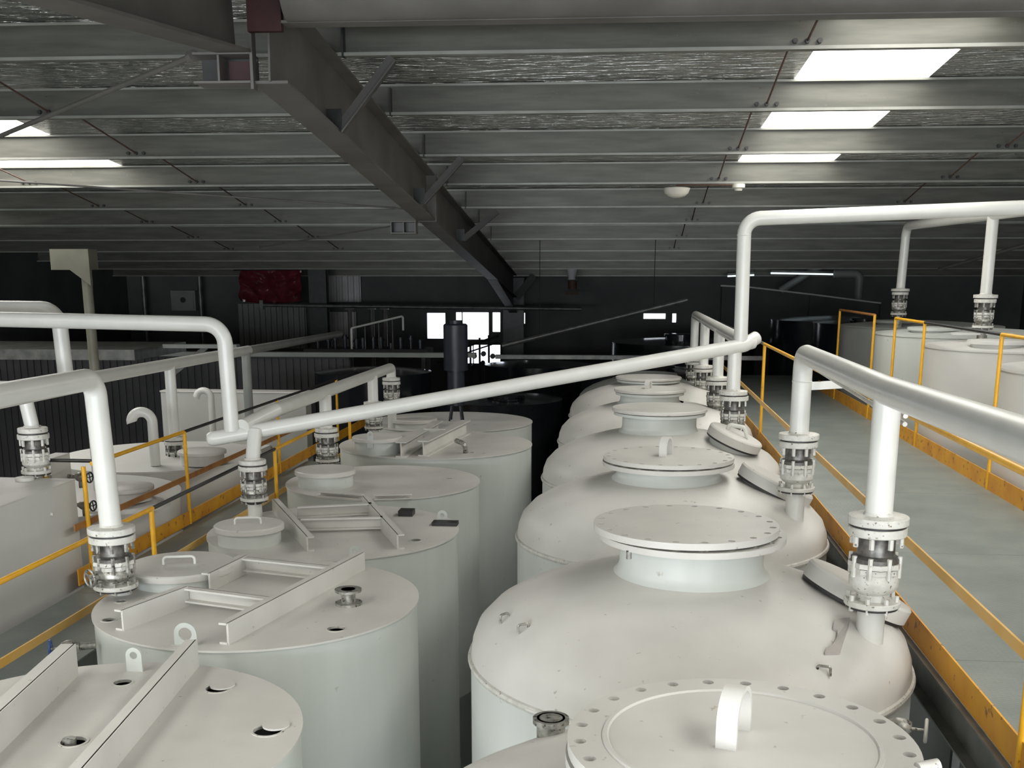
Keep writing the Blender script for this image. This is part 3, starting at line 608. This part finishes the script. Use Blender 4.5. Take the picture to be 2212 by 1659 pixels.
big_valve('valve under the low end of the sloping pipe', -3.31, 9.52, -1.62, -1.95, 0.85)
big_valve('rusty valve behind the low end of the sloping pipe', -3.28, 11.9, -1.65, -1.98, 0.9)
big_valve('valve behind the plain lid of the wide tank, short drop pipe', -3.30, 14.3, -1.62, -1.93, 0.85)
big_valve('valve below the header end elbow, over the small grey hatch', -3.33, 15.6, -1.42, -1.75, 0.85)

# ------------------------------------------------------------------ white pipe runs
def run(label, loc): return thing('pipe_run', label, 'pipe', loc, None)
PR = 0.067
p = run('thick white header with two drops passing above the yellow handrail', (1.24, 8.1, -1.2))
MB().tube([(1.235, 8.10, -1.10), (1.235, 8.10, -0.52), (1.235, 5.5, -0.525), (1.20, 3.4, -0.475), (1.19, 2.0, -0.45)], 0.068, 0.13, n=28).build('header', M['pipe'], p)
MB().tube([(1.245, 5.50, -1.15), (1.245, 5.50, -0.53)], 0.066, n=28).build('drop_pipe', M['pipe'], p)
pflange(MB(), 1.245, 5.50, -1.178, 0.146).build('flange', M['flange'], p); pflange(MB(), 1.235, 8.10, -1.128, 0.143).build('flange', M['flange'], p)
MB().lathe((1.235, 8.10, -0.715), [(0.068, -0.006), (0.0715, 0), (0.068, 0.006)], 28).build('weld_bead', M['pipe'], p)
MB().tube([(1.38, 8.25, -0.62), (1.36, 5.6, -0.66)], 0.012, n=10).build('conduit', M['pipe'], p)
MB().tube([(1.38, 8.25, -0.66), (1.36, 5.6, -0.70)], 0.012, n=10).build('conduit', M['flange'], p)
MB().bar((1.28, 8.10, -0.75), (1.63, 8.14, -0.73), 0.03, 0.055).build('bracket', M['pipe'], p, smooth=False)
# sloping cross pipe with both risers
p = run('long white pipe sloping across the tanks with a tall riser at each end', (1.1, 11.2, -1.1))
MB().tube([(1.05, 11.24, -1.08), (1.05, 11.24, -0.66)], PR, n=28).build('drop_pipe', M['pipe'], p)
e1 = Vector((1.14, 11.24, -0.645)); e2 = Vector((-3.68, 9.58, -1.405))
MB().tube([(1.26, 11.36, -0.58), tuple(e1), tuple(e2)], PR, 0.08, n=28).cyl(e1 + Vector((0.05, 0.05, 0.02)), PR, -0.02, 0.06, 28, (1, 0.7, 0.2), bev=0.02).lathe(e2, [(PR, 0), (PR * .92, 0.03), (PR * .7, 0.052), (0, 0.066)], 28, e2 - e1).build('header', M['pipe'], p)
MB().tube([(1.10, 11.24, -0.62), (1.085, 11.24, 0.55), (4.3, 11.24, 0.66)], PR, 0.15, n=28).build('riser', M['pipe'], p)
MB().lathe((1.085, 11.24, 0.40), [(PR, -0.006), (PR + 0.004, 0), (PR, 0.006)], 28).build('weld_bead', M['pipe'], p)
MB().tube([(-3.52, 9.62, -1.34), (-3.54, 9.62, -0.40), (-7.5, 9.60, -0.33)], PR, 0.17, n=28).build('riser', M['pipe'], p)
MB().tube([(-3.31, 9.52, -1.60), (-3.32, 9.66, -1.34)], PR * 0.95, n=28).build('drop_pipe', M['pipe'], p)
pflange(MB(), -3.31, 9.52, -1.62, 0.12).build('flange', M['flange'], p); pflange(MB(), 1.05, 11.24, -1.13, 0.14).build('flange', M['flange'], p)
# header over the hinder domed tanks
p = run('white header behind the sloping pipe elbow, dropping to the hinder domed tanks', (1.1, 13, -1.2))
MB().tube([(1.12, 11.36, -0.61), (1.10, 19.0, -0.60), (1.10, 19.0, -1.33)], PR, 0.12, n=24).build('header', M['pipe'], p)
for yy, zz in ((13.86, -1.22), (16.5, -1.28)):
    MB().tube([(1.10, yy, zz + 0.03), (1.10, yy, -0.6)], PR, n=24).build('drop_pipe', M['pipe'], p); pflange(MB(), 1.10, yy, zz, 0.14).build('flange', M['flange'], p)
pflange(MB(), 1.10, 19.0, -1.36, 0.14).build('flange', M['flange'], p)
# header over the flat tanks, far part
p = run('white header leaving the low riser foot and dropping to the flat tanks behind', (-3.3, 12, -1.6))
MB().tube([(-3.42, 9.62, -1.30), (-3.30, 10.2, -1.22), (-3.33, 15.6, -1.24), (-3.33, 15.6, -1.40)], PR, 0.07, n=24).build('header', M['pipe'], p)
for xx, yy, zz in ((-3.28, 11.9, -1.65), (-3.30, 14.3, -1.62)):
    MB().tube([(xx, yy, zz + 0.03), (xx, yy, -1.24)], PR, n=24).build('drop_pipe', M['pipe'], p); pflange(MB(), xx, yy, zz, 0.125).build('flange', M['flange'], p)
pflange(MB(), -3.33, 15.6, -1.42, 0.125).build('flange', M['flange'], p)
# near header over the flat tanks
p = run('thick white pipe dropping from the frame edge to the overturned-cover tank', (-3.2, 6.5, -1.6))
MB().tube([(-3.22, 6.55, -1.54), (-3.25, 6.55, -0.60), (-3.27, 2.5, -0.60)], PR, 0.11, n=28).build('header', M['pipe'], p)
pflange(MB(), -3.22, 6.55, -1.57, 0.145).build('flange', M['flange'], p)
# second file: header with the elbow behind
p = run('white loop pipe behind, joining the header over the pale round tanks', (-5.4, 10.3, -1))
K = 1.08
MB().tube([(-8.4, 10.32, -0.27), (-5.42, 10.32, -0.29), (-5.40, 10.32, -0.99)], PR * K, 0.17, n=24).lathe((-5.40, 10.32, -0.99), [(PR * K, 0.02), (PR * K, -0.03), (PR * .8, -0.075), (0, -0.095)], 24).build('riser', M['pipe'], p)
MB().tube([(-5.40, 10.32, -0.99), (-5.40, 15.6, -1.01)], PR, n=24).build('header', M['pipe'], p)
MB().tube([(-5.40, 15.6, -1.01), (-5.40, 20.8, -1.03)], PR * .9, n=24).build('header', M['greytank'], p)  # far length of the white header, its fading in the dark put into colour
MB().tube([(-5.40, 12.8, -1.86), (-5.40, 12.8, -1.0)], PR * 0.95, n=24).build('drop_pipe', M['pipe'], p)
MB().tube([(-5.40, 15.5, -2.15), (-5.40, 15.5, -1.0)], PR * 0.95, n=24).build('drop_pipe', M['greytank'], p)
MB().tube([(-5.27, 10.53, -1.06), (-5.27, 10.53, -2.1)], 0.054, n=20).build('drop_pipe', M['pipe'], p)
pflange(MB(), -5.40, 12.8, -1.90, 0.13).build('flange', M['flange'], p)
p = run('small white pipe bending down onto the box tank at the frame edge', (-5.0, 8.87, -1.3))
MB().tube([(-7.5, 8.87, -0.90), (-5.03, 8.87, -0.90), (-4.98, 8.87, -1.24)], 0.058, 0.11, n=24).build('drop_pipe', M['pipe'], p)
pflange(MB(), -4.98, 8.87, -1.27, 0.12).build('flange', M['flange'], p)
# far file
p = run('white header over the pale tank file, with two drop pipes beside it', (4.3, 14, 0))
MB().tube([(4.3, 11.24, 0.70), (4.3, 18.6, 0.79), (4.28, 18.6, -0.18)], PR, 0.18, n=24).build('header', M['pipe'], p)
MB().tube([(4.3, 14.3, -0.20), (4.3, 14.3, 0.75)], PR, n=24).build('drop_pipe', M['pipe'], p)
pflange(MB(), 4.3, 14.3, -0.24, 0.14).build('flange', M['flange'], p); pflange(MB(), 4.28, 18.6, -0.21, 0.14).build('flange', M['flange'], p)
big_valve('dark valve on the pale tank behind the yellow loop rails, thicker drop pipe', 4.3, 14.3, -0.24, -0.60, 0.85)
big_valve('dark valve under the thinner drop pipe in the far dim file', 4.28, 18.6, -0.21, -0.58, 0.85)
big_valve('valve on the box tank at the frame edge', -4.98, 8.87, -1.27, -1.62, 0.85, mat='flange')
big_valve('dark valve behind the yellow post, on the pale round tank', -5.40, 12.8, -1.90, -2.13, 0.85)

# ------------------------------------------------------------------ far file of pale tanks
def side_tank(label, x, y, r, z, mat, lids=(), group=None, name='storage_tank'):
    t = thing(name, label, 'tank', (x, y, FL), group)
    MB().lathe((x, y, 0), [(r, FL), (r, z - 0.02), (r + 0.01, z - 0.02), (r + 0.01, z)], 80).build('shell', M[mat], t)
    MB().lathe((x, y, z), [(r + 0.01, 0), (r * 0.6, 0.05), (r * 0.2, 0.08), (0, 0.085)], 80).build('roof_cone', M[mat], t)
    for lx, ly, lr, h in lids:
        MB().cyl((lx, ly, 0), lr * 0.88, z, z + h - 0.03, 40).build('hatch_neck', M[mat], t)
        MB().lathe((lx, ly, z + h), [(lr - 0.0, -0.04), (lr, -0.006), (lr - 0.01, 0), (0, 0.004)], 48, (0, 0, 1), True).build('hatch_cover', M[mat], t)
    return t
G2 = 'pale round tanks beyond the yellow loop rails'
side_tank('large pale round tank at the frame edge beside the walkway', 4.9, 11.15, 1.3, -0.85, 'boxwhite', [(4.6, 10.6, 0.3, 0.12)], G2)
s2 = side_tank('pale round tank with a flat hatch, behind the thick header pipe', 4.9, 14.05, 1.3, -0.80, 'boxwhite', [(4.25, 13.5, 0.34, 0.10)], G2)
MB().box(3.95, 14.25, -0.68, 4.65, 14.36, -0.655).build('support_bar', M['boxwhite'], s2, smooth=False)
MB().cyl((4.3, 14.3, 0), 0.06, -0.8, -0.6, 20).build('nozzle', M['valve'], s2)
s3 = side_tank('shaded grey-green round tank between two yellow loop rails', 4.9, 16.85, 1.3, -0.78, 'tank', [(4.3, 16.5, 0.36, 0.10)], G2)
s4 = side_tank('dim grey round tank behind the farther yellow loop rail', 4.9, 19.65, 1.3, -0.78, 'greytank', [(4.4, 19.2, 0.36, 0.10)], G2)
MB().cyl((4.28, 18.6, 0), 0.06, -0.8, -0.58, 20).build('nozzle', M['valve'], s4)
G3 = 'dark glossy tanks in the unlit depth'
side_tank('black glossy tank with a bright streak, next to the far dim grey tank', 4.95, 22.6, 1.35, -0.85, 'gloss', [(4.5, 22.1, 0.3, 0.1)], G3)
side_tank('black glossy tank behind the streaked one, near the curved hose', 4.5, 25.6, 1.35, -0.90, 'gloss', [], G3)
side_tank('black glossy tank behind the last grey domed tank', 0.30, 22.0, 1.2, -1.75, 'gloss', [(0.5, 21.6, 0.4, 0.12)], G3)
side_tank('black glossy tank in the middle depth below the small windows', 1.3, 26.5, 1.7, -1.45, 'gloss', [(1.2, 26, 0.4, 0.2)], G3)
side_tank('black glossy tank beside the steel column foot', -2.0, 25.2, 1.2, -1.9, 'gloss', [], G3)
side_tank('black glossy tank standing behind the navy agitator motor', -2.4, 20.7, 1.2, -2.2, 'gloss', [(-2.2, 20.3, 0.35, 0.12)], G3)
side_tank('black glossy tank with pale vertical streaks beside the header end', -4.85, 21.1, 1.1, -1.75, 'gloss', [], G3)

# file beyond the narrow walkway
bx = thing('box_tank', 'pale rectangular tank with a flat top at the frame edge', 'tank', (-5.6, 5, FL))
v = MB(); v.box(-6.9, 1.5, FL, -4.6, 8.78, -1.66); v.build('body', M['boxwhite'], bx, smooth=False)
MB().box(-6.9, 1.5, -1.66, -4.595, 8.785, -1.645).build('top_plate', M['top'], bx, smooth=False)
MB().cyl((-5.20, 7.95, 0), 0.31, -1.65, -1.53, 48).build('hatch_neck', M['boxwhite'], bx); MB().lathe((-5.20, 7.95, -1.49), [(0.33, -0.045), (0.33, -0.008), (0.32, 0), (0, 0.006)], 48, (0, 0, 1), True).build('hatch_cover', M['top'], bx)
MB().cyl((-4.98, 8.87 - 0.2, 0), 0.075, -1.66, -1.62, 24).build('nozzle', M['pipe'], bx)
MB().cyl((-4.6, 8.35, -1.86), 0.016, 0, 0.02, 12, (1, 0, 0)).build('plug', M['flange'], bx)
def lids_on(t, x, y, z, r, h, mat='top'):
    MB().cyl((x, y, 0), r * .9, z, z + h - .03, 40).build('hatch_neck', M['boxwhite'], t); MB().lathe((x, y, z + h), [(r, -.04), (r, -.006), (r - .01, 0), (0, .004)], 48, (0, 0, 1), True).build('hatch_cover', M[mat], t)
def uvent(t, x, y, z, h, r=0.05, sc=0.11):
    MB().tube([(x, y, z), (x, y, z + h), (x - 2 * sc, y - 0.02, z + h), (x - 2 * sc, y - 0.02, z + h - 0.09)], r, sc * .98, n=18).build('vent_pipe', M['pipe'], t)
G4 = 'pale round tanks beyond the narrow walkway'
l1 = side_tank('pale round tank with a rimmed hatch near the brown mid rail', -5.75, 10.55, 1.22, -2.15, 'boxwhite', [], G4)
lids_on(l1, -4.86, 10.25, -2.12, 0.27, 0.14)
MB().lathe((-4.80, 10.1, -2.15), [(0.42, 0.0), (0.42, 0.03), (0.36, 0.035), (0.36, 0.0)], 48).build('rim_ring', M['top'], l1)
l2 = side_tank('pale round tank with a tall hooked vent pipe', -5.75, 13.15, 1.22, -2.15, 'boxwhite', [], G4)
uvent(l2, -5.42, 12.25, -2.12, 0.62, 0.058, 0.12); lids_on(l2, -4.95, 12.5, -2.13, 0.28, 0.16)
bx2 = thing('box_tank', 'pale rectangular tank with a square face behind the hooked vents', 'tank', (-6.2, 17.5, FL))
MB().box(-7.35, 17.0, FL, -5.0, 17.3, -1.76).build('body', M['boxgrey'], bx2, smooth=False); MB().box(-7.36, 16.99, -1.76, -4.98, 17.31, -1.74).build('top_plate', M['top'], bx2, smooth=False)
uvent(bx2, -6.22, 16.2, -2.6, 0.95, 0.05, 0.11)
MB().box(-6.5, 15.9, -2.65, -5.6, 17.0, -2.58).build('vent_shelf', M['boxwhite'], bx2, smooth=False)
for yy, zz in ((9.3, -1.72), (9.32, -1.98)):
    small_valve('drain_valve', 'dark valve on the pale tank edge by the yellow post, %s one' % ('upper' if zz > -1.8 else 'lower'), (-4.93, yy, zz), (1, -0.2, 0), M['valve'], 'navy', 0.9)
gp = thing('gauge_board', 'white narrow board carrying two dark valves behind the big drop pipe', 'board', (-5.0, 9.3, -2.4))
MB().box(-5.06, 9.02, -2.45, -4.93, 9.36, -1.52).build('board', M['top'], gp, smooth=False)

# ------------------------------------------------------------------ walkways and railings
def walkway(label, x0, x1, y0, y1, z, panel, out=1):
    t = thing('walkway', label, 'walkway', ((x0 + x1) / 2, y0, z))
    y = y0
    while y < y1 - 0.1:
        MB().box(x0, y, z - 0.012, x1, min(y + panel - 0.006, y1), z).build('deck_plate', M['checker'], t, smooth=False); y += panel
    for xx, s_ in ((x0, 1), (x1, -1)):
        mb = MB(); mb.box(xx - 0.006, y0, z - 0.24, xx + 0.006, y1, z - 0.012)
        for zz in (z - 0.24, z - 0.024): w_ = (-0.065 if out < 0 and s_ > 0 else 0.09) * s_; mb.box(min(xx, xx + w_), y0, zz, max(xx, xx + w_), y1, zz + 0.012)
        mb.build('edge_channel', M['galv'], t, smooth=False)
    y = y0 + 1
    while y < y1: MB().box(x0, y, z - 0.13, x1, y + 0.06, z - 0.013).build('cross_bearer', M['galv'], t, smooth=False); y += 2.2
    y = y0 + 1.2
    while y < y1:
        for xx in (x0 + 0.05, x1 - 0.05): MB().box(xx - 0.04, y, FL, xx + 0.04, y + 0.08, z - 0.13).build('support_post', M['galv'], t, smooth=False)
        y += 4.4
    return t
walkway('wide grey-green checker plate walkway between domed and pale tanks', 1.68, 3.50, 1.0, 24.0, -2.0, 2.44, -1)
walkway('narrow grey checker plate walkway beside the flat-topped tanks', -4.44, -3.62, 1.0, 15.0, -2.5, 2.44)
def railing(label, x, zb, zt, zm, secs, posts, y0, y1, toe=0.13, mid='flatbar', midh=0.055, side=1, midflat=True, toemat='toe', loops=()):
    """secs: (y0, y1, material) of the top rail"""
    t = thing('handrail', label, 'railing', (x, y0, zb))
    for a, b, m in secs: MB().tube([(x, a, zt), (x, b, zt)], 0.0185 if m != 'black' else 0.0165, n=14).build('top_rail', M[m], t)
    for y in posts: MB().tube([(x, y, zb), (x, y, zt)], 0.019, n=14).build('post', M['yellow'], t)
    if zm:
        for a, b, m in zm:
            if midflat: MB().bar((x - 0.02 * side, a, mid_z(zb, zt, x)), (x - 0.02 * side, b, mid_z(zb, zt, x)), 0.012, midh).build('mid_rail', M[m], t, smooth=False)
            else: MB().tube([(x, a, mid_z(zb, zt, x)), (x, b, mid_z(zb, zt, x))], 0.018, n=12).build('mid_rail', M[m], t)
    if toe: MB().box(x - 0.005, y0, zb, x + 0.005, y1, zb + toe).build('toe_board', M[toemat], t, smooth=False)
    return t
MZ = {1.65: -1.48, 3.5: -1.3, -3.60: -2.205, -4.5: -2.02}
def mid_z(zb, zt, x): return MZ[x]
railing('yellow handrail with a faded flat mid rail, beside the domed tanks', 1.65, -2.0, -0.785, [(1.5, 8.6, 'flatbar'), (8.6, 20, 'flatbar')], [(1.5, 13.95, 'yellow'), (13.95, 22, 'galv')], [4.45, 7.6, 10.75, 13.9, 17.1], 1.5, 22, 0.15)
r2 = railing('yellow loop railing against the pale round tanks, across the wide walkway', 3.5, -2.0, -0.52, None, [(3, 11.03, 'yellow'), (11.03, 13.85, 'black'), (13.85, 15.34, 'yellow'), (16.63, 19.34, 'brown')], [5.2, 8.1, 11.03, 13.85, 15.34, 16.63, 19.34], 3, 21, 0.17)
railing('yellow handrail with black sleeve beside the flat-topped tanks', -3.60, -2.5, -1.722, [(1.5, 14.2, 'flatbar')], [(1.5, 8.02, 'yellow'), (8.02, 11.05, 'black'), (11.05, 14.3, 'yellow')], [4.6, 8.0, 11.05, 14.2], 1.5, 14, 0.0)
railing('yellow and brown handrail in front of the pale round tanks', -4.5, -2.5, -1.535, [(8.55, 16, 'brown')], [(8.9, 10.9, 'yellow'), (10.9, 18.4, 'black')], [8.75, 10.92, 14.0, 17.0], 8.5, 19, 0.14)
pz_ = thing('rail_stub', 'short yellow post with black bar on the box tank corner', 'railing', (-4.72, 8.9, -1.7))
MB().tube([(-4.95, 8.95, -1.72), (-4.95, 8.95, -1.50)], 0.02, n=12).build('post', M['yellow'], pz_); MB().tube([(-4.95, 8.95, -1.52), (-4.52, 8.95, -1.52)], 0.016, n=10).build('bar', M['black'], pz_)

# ------------------------------------------------------------------ clutter against the end wall
t = bthing('tarpaulin', 'crumpled dark red tarpaulin hanging in front of ribbed cladding', 'tarpaulin', (-9.9, 31, -0.6))
mb = MB(); nx_, nz_ = 28, 14
for j in range(nz_ + 1):
    for i in range(nx_ + 1):
        u, w = i / nx_, j / nz_
        mb.v.append((-9.96 + 1.75 * u, 31.2 - 0.10 * math.sin(u * 19 + w * 5) * (1 - w * .6) - 0.10 * math.sin(w * 11 + math.sin(u * 3.1) * 3.5), -0.62 + 0.82 * w - 0.1 * math.sin(u * math.pi) * (1 - w)))
for j in range(nz_):
    for i in range(nx_): a = j * (nx_ + 1) + i; mb.f.append((a, a + 1, a + nx_ + 2, a + nx_ + 1))
mb.build('sheet', M['tarp'], t, BETA)
MB().tube([(-10.1, 31.15, 0.22), (-7.93, 31.15, 0.24)], 0.03, n=8).build('hanging_pole', M['black'], t, BETA)
def bpipe(name, label, cat, pts, r, mat, bend=0.0):
    t = bthing(name, label, cat, pts[0]); MB().tube(pts, r, bend, n=14).build('pipe', M[mat], t, BETA); return t
t = bpipe('wall_pipe', 'long grey pipe running level across the end wall above the windows', 'pipe', [(-9.2, 30.5, -0.73), (-0.4, 30.5, -0.82)], 0.05, 'galv')
MB().box(-9.2, 30.45, -0.85, -9.1, 30.55, -0.6).build('bracket', M['galv'], t, BETA, False)
for x_, lab in ((-6.6, 'beside the pale cladding'), (-6.0, 'between pale cladding and white stair rail'), (-5.65, 'just before the white stair rail')):
    q = bpipe('wall_post', 'dark reddish upright post ' + lab, 'post', [(x_, 30, FL), (x_, 30, -0.80)], 0.06, 'steel')
    MB().box(x_ - 0.1, 29.9, -0.83, x_ + 0.1, 30.1, -0.79).build('cap_plate', M['steel'], q, BETA, False)
t = bthing('stair_rail', 'thin white stair rail rising in front of the bright window', 'railing', (-4.9, 24, -1.3))
MB().tube([(-5.26, 24, -1.5), (-5.26, 24, -1.06), (-4.13, 24, -0.80), (-4.13, 24, -1.1)], 0.022, 0.03, n=10).build('top_rail', M['pipe'], t, BETA)
for k in range(4): MB().tube([(-5.26 + k * 0.3, 24, -1.5), (-5.26 + k * 0.3, 24, -1.05 + k * 0.065)], 0.012, n=8).build('post', M['galv'], t, BETA)
t = bthing('machine_platform', 'dark platform crowded with small valves before the bright window', 'platform', (-5, 24, -1.6))
MB().box(-6.3, 23.9, -1.62, -3.6, 24.8, -1.50).build('deck', M['partition'], t, BETA, False)
for x_ in (-6.2, -3.7):
    for y_ in (24.0, 24.7): MB().box(x_ - .04, y_ - .04, FL, x_ + .04, y_ + .04, -1.62).build('leg', M['partition'], t, BETA, False)
random.seed(3)
for k in range(12):
    x_ = -6.0 + k * 0.2 + random.uniform(-.04, .04); h = random.uniform(.12, .3)
    MB().cyl((x_, 24.1, 0), random.uniform(.03, .06), -1.5, -1.5 + h, 10).cyl((x_, 24.1, 0), 0.07, -1.5 + h * .7, -1.5 + h * .85, 10).build('valve_stem', M['navy'], t, BETA)
t = bpipe('sloping_pipe', 'faint grey pipe sloping up across the dark middle towards the header end', 'pipe', [(-2.0, 24, -1.42), (1.9, 24, -0.45)], 0.05, 'galv')
for x_, z_ in ((-1.2, -1.22), (1.2, -0.62)): MB().tube([(x_, 24, z_), (x_, 24, roof_z(24))], 0.008, n=6).build('hanger_rod', M['black'], t, BETA)
t = bthing('light_hood', 'pale tapered hood hanging over rusty fittings in the dark middle', 'lamp', (-0.7, 31, 0.4))
MB().lathe((-0.68, 31, 0), [(0.20, 0.48), (0.13, 0.1), (0.10, -0.0), (0.11, -0.05)], 20).build('hood', M['clad'], t, BETA)
MB().cyl((-0.66, 31, 0), 0.12, -0.3, -0.08, 14).box(-0.85, 30.9, -0.45, -0.5, 31.1, -0.38).build('fitting', M['rust'], t, BETA, False)
for (a, b, lab) in (((4.64, 31, 0.12), (6.28, 31, 0.09), 'long cool fluorescent tube in the dark beyond the riser'), ((3.5, 31, 0.04), (4.2, 31, 0.07), 'short cool fluorescent tube peeping from behind the riser')):
    t = bthing('tube_light', lab, 'lamp', a); MB().tube([a, b], 0.022, n=10).build('tube', M['tube'], t, BETA)
    MB().bar(Vector(a) + Vector((0, 0, .05)), Vector(b) + Vector((0, 0, .05)), 0.08, 0.05).build('housing', M['galv'], t, BETA, False)
    for q in (a, b): MB().tube([(q[0], q[1], q[2] + .06), (q[0], q[1], roof_z(q[1]))], 0.006, n=6).build('hanger_wire', M['black'], t, BETA)
bpipe('duct_pipe', 'grey elbowed duct beyond the fluorescent tube', 'duct', [(6.1, 30, 0.10), (6.75, 30, 0.10), (6.75, 30, -0.55)], 0.11, 'greytank', 0.15)
bpipe('duct_pipe', 'pale slanting duct behind the long fluorescent tube', 'duct', [(5.0, 31.6, -0.35), (6.1, 31.6, 0.35)], 0.10, 'greytank')
t = bpipe('hose', 'thin pale hose sagging along the dark glossy tanks', 'hose', [(3.07, 28.6, -0.19), (3.81, 28.6, -0.23), (5.3, 28.6, -0.40), (7.0, 28.6, -0.61)], 0.022, 'pipe', 0.5)
for x_, z_ in ((3.09, -0.21), (5.25, -0.42), (6.98, -0.63)): MB().tube([(x_, 28.62, FL), (x_, 28.62, z_)], 0.02, n=8).build('stand_post', M['black'], t, BETA)
t = bthing('support_column', 'beige upright pipe with a bracket head by the dark side wall', 'column', (-7.2, 14, FL))
MB().tube([(-7.0, 14.2, FL), (-7.03, 14.2, 0.10)], 0.065, n=20).build('pipe', M['beige'], t)
MB().box(-7.45, 14.1, 0.10, -6.93, 14.35, 0.36).build('head_box', M['beige'], t, smooth=False)
MB().add([(-7.2, 14.1, 0.10), (-6.93, 14.1, 0.10), (-6.93, 14.1, -0.10), (-7.2, 14.16, 0.10), (-6.93, 14.16, 0.10), (-6.93, 14.16, -0.10)], [(0, 2, 1), (3, 4, 5), (0, 1, 4, 3), (1, 2, 5, 4), (2, 0, 3, 5)]).build('gusset', M['beige'], t, smooth=False)
t = bthing('switch_box', 'small grey-green electrical box on the dark end wall', 'box', (-12.2, 33.0, -0.95))
MB().box(-12.58, 32.82, -0.95, -11.84, 33.1, -0.37).build('case', M['greytank'], t, BETA, False); MB().box(-12.53, 32.79, -0.90, -11.89, 32.82, -0.42).build('door', M['greytank'], t, BETA, False); MB().cyl((-12.2, 32.79, -0.64), 0.08, -0.02, 0.0, 16, (0, 1, 0)).build('dial', M['black'], t, BETA)
for x_, lab in ((-13.3, 'beside the switch box, outer'), (-11.6, 'between the switch box and red tarpaulin')):
    q = bpipe('wall_post', 'dark slender wall post ' + lab, 'post', [(x_, 32.6, FL), (x_, 32.6, 0.25)], 0.07, 'galv'); MB().box(x_ - .12, 32.5, 0.2, x_ + .12, 32.7, .28).build('cap_plate', M['galv'], q, BETA, False)
t = bthing('duct', 'long grey duct slab lying on top of the dark partition', 'duct', (-10, 20, -1.3))
MB().box(-13.5, 19.0, -1.40, -8.0, 21.5, -1.22).build('body', M['galv'], t, BETA, False); MB().bar((-8.0, 20.4, -1.85), (-7.2, 20.4, -1.25), 0.05, 0.09).build('strut', M['galv'], t, BETA, False)
MB().box(-8.0, 20.3, -1.27, -6.6, 20.5, -1.20).build('end_rail', M['greytank'], t, BETA, False)
t = bthing('eaves_strip', 'reddish brown strip along the roof edge over the cladding', 'beam', (-7, 32, 0.3))
MB().box(-9.4, 32.4, 0.08, -2.6, 32.5, 0.40).build('strip', M['rust'], t, BETA, False)
# stencilled patch on the big tank
on_dome([(1.063, 5.472), (1.155, 5.557), (1.126, 5.441), (1.09, 5.34), (1.047, 5.21), (0.969, 5.167), (0.986, 5.202), (1.016, 5.238), (1.047, 5.305), (1.063, 5.373), (1.043, 5.39)][::-1], 0.36, 5.98, -2.04, M['bare'], T2, 'bare_patch', 0.02)

t = bthing('pipe_manifold', 'black tangle of pipes and handwheels silhouetted against the low window', 'pipe', (-3.3, 29, -2.6))
MB().tube([(-4.1, 29, -2.0), (-2.5, 29, -1.45)], 0.03, n=8).build('rail', M['black'], t, BETA)
MB().tube([(-4.1, 29, -2.15), (-2.5, 29, -1.62)], 0.02, n=8).build('rail', M['black'], t, BETA)
for k in range(5):
    x_ = -3.72 + k * 0.24
    MB().tube([(x_, 29, FL), (x_, 29, -1.72 + k * 0.07)], 0.028, n=8).build('post', M['black'], t, BETA)
    MB().cyl((x_ + 0.1, 29, -1.98 + 0.06 * (k % 2)), 0.07, -0.03, 0.03, 14, (0, 1, 0)).build('handwheel', M['black'], t, BETA)
    MB().cyl((x_ + 0.08, 29, -2.25 + 0.09 * (k % 2)), 0.06, -0.05, 0.05, 12, (0, 1, 0.3)).build('handwheel', M['black'], t, BETA)

# small welded clips and bolts on the domed tanks
for x_, y_, a_ in ((-0.50, 5.42, 0.6), (0.95, 5.06, -0.3), (-0.62, 5.62, 0.9), (0.02, 7.70, 0.4)):
    cy_, T_, rm_ = (5.98, T2, -2.04) if y_ < 7 else (8.62, T3, -1.97)
    z_ = dome_z(x_, y_, 0.36, cy_, rm_); d_ = Vector((cos(a_), sin(a_), 0)) * 0.03
    MB().tube([Vector((x_, y_, z_ - .01)) - d_, Vector((x_, y_, z_ + .035)) - d_, Vector((x_, y_, z_ + .035)) + d_, Vector((x_, y_, z_ - .01)) + d_], 0.007, 0.012, n=8).build('welded_clip', M['valve'], T_)
MB().cyl((0.03, 5.62, 0), 0.014, -1.42, -1.375, 6).build('hanging_bolt', M['valve'], T2)
MB().tube([(0.36 + 1.212 * cos(a_), 5.98 + 1.212 * sin(a_), -2.055) for a_ in [R(228 + 3 * k) for k in range(9)]], 0.012, n=8).build('loose_trim', M['top'], T2)
MB().tube([(0.36 + 1.212 * cos(a_), 8.62 + 1.212 * sin(a_), -1.99) for a_ in [R(232 + 3 * k) for k in range(9)]], 0.010, n=8).build('loose_trim', M['top'], T3)
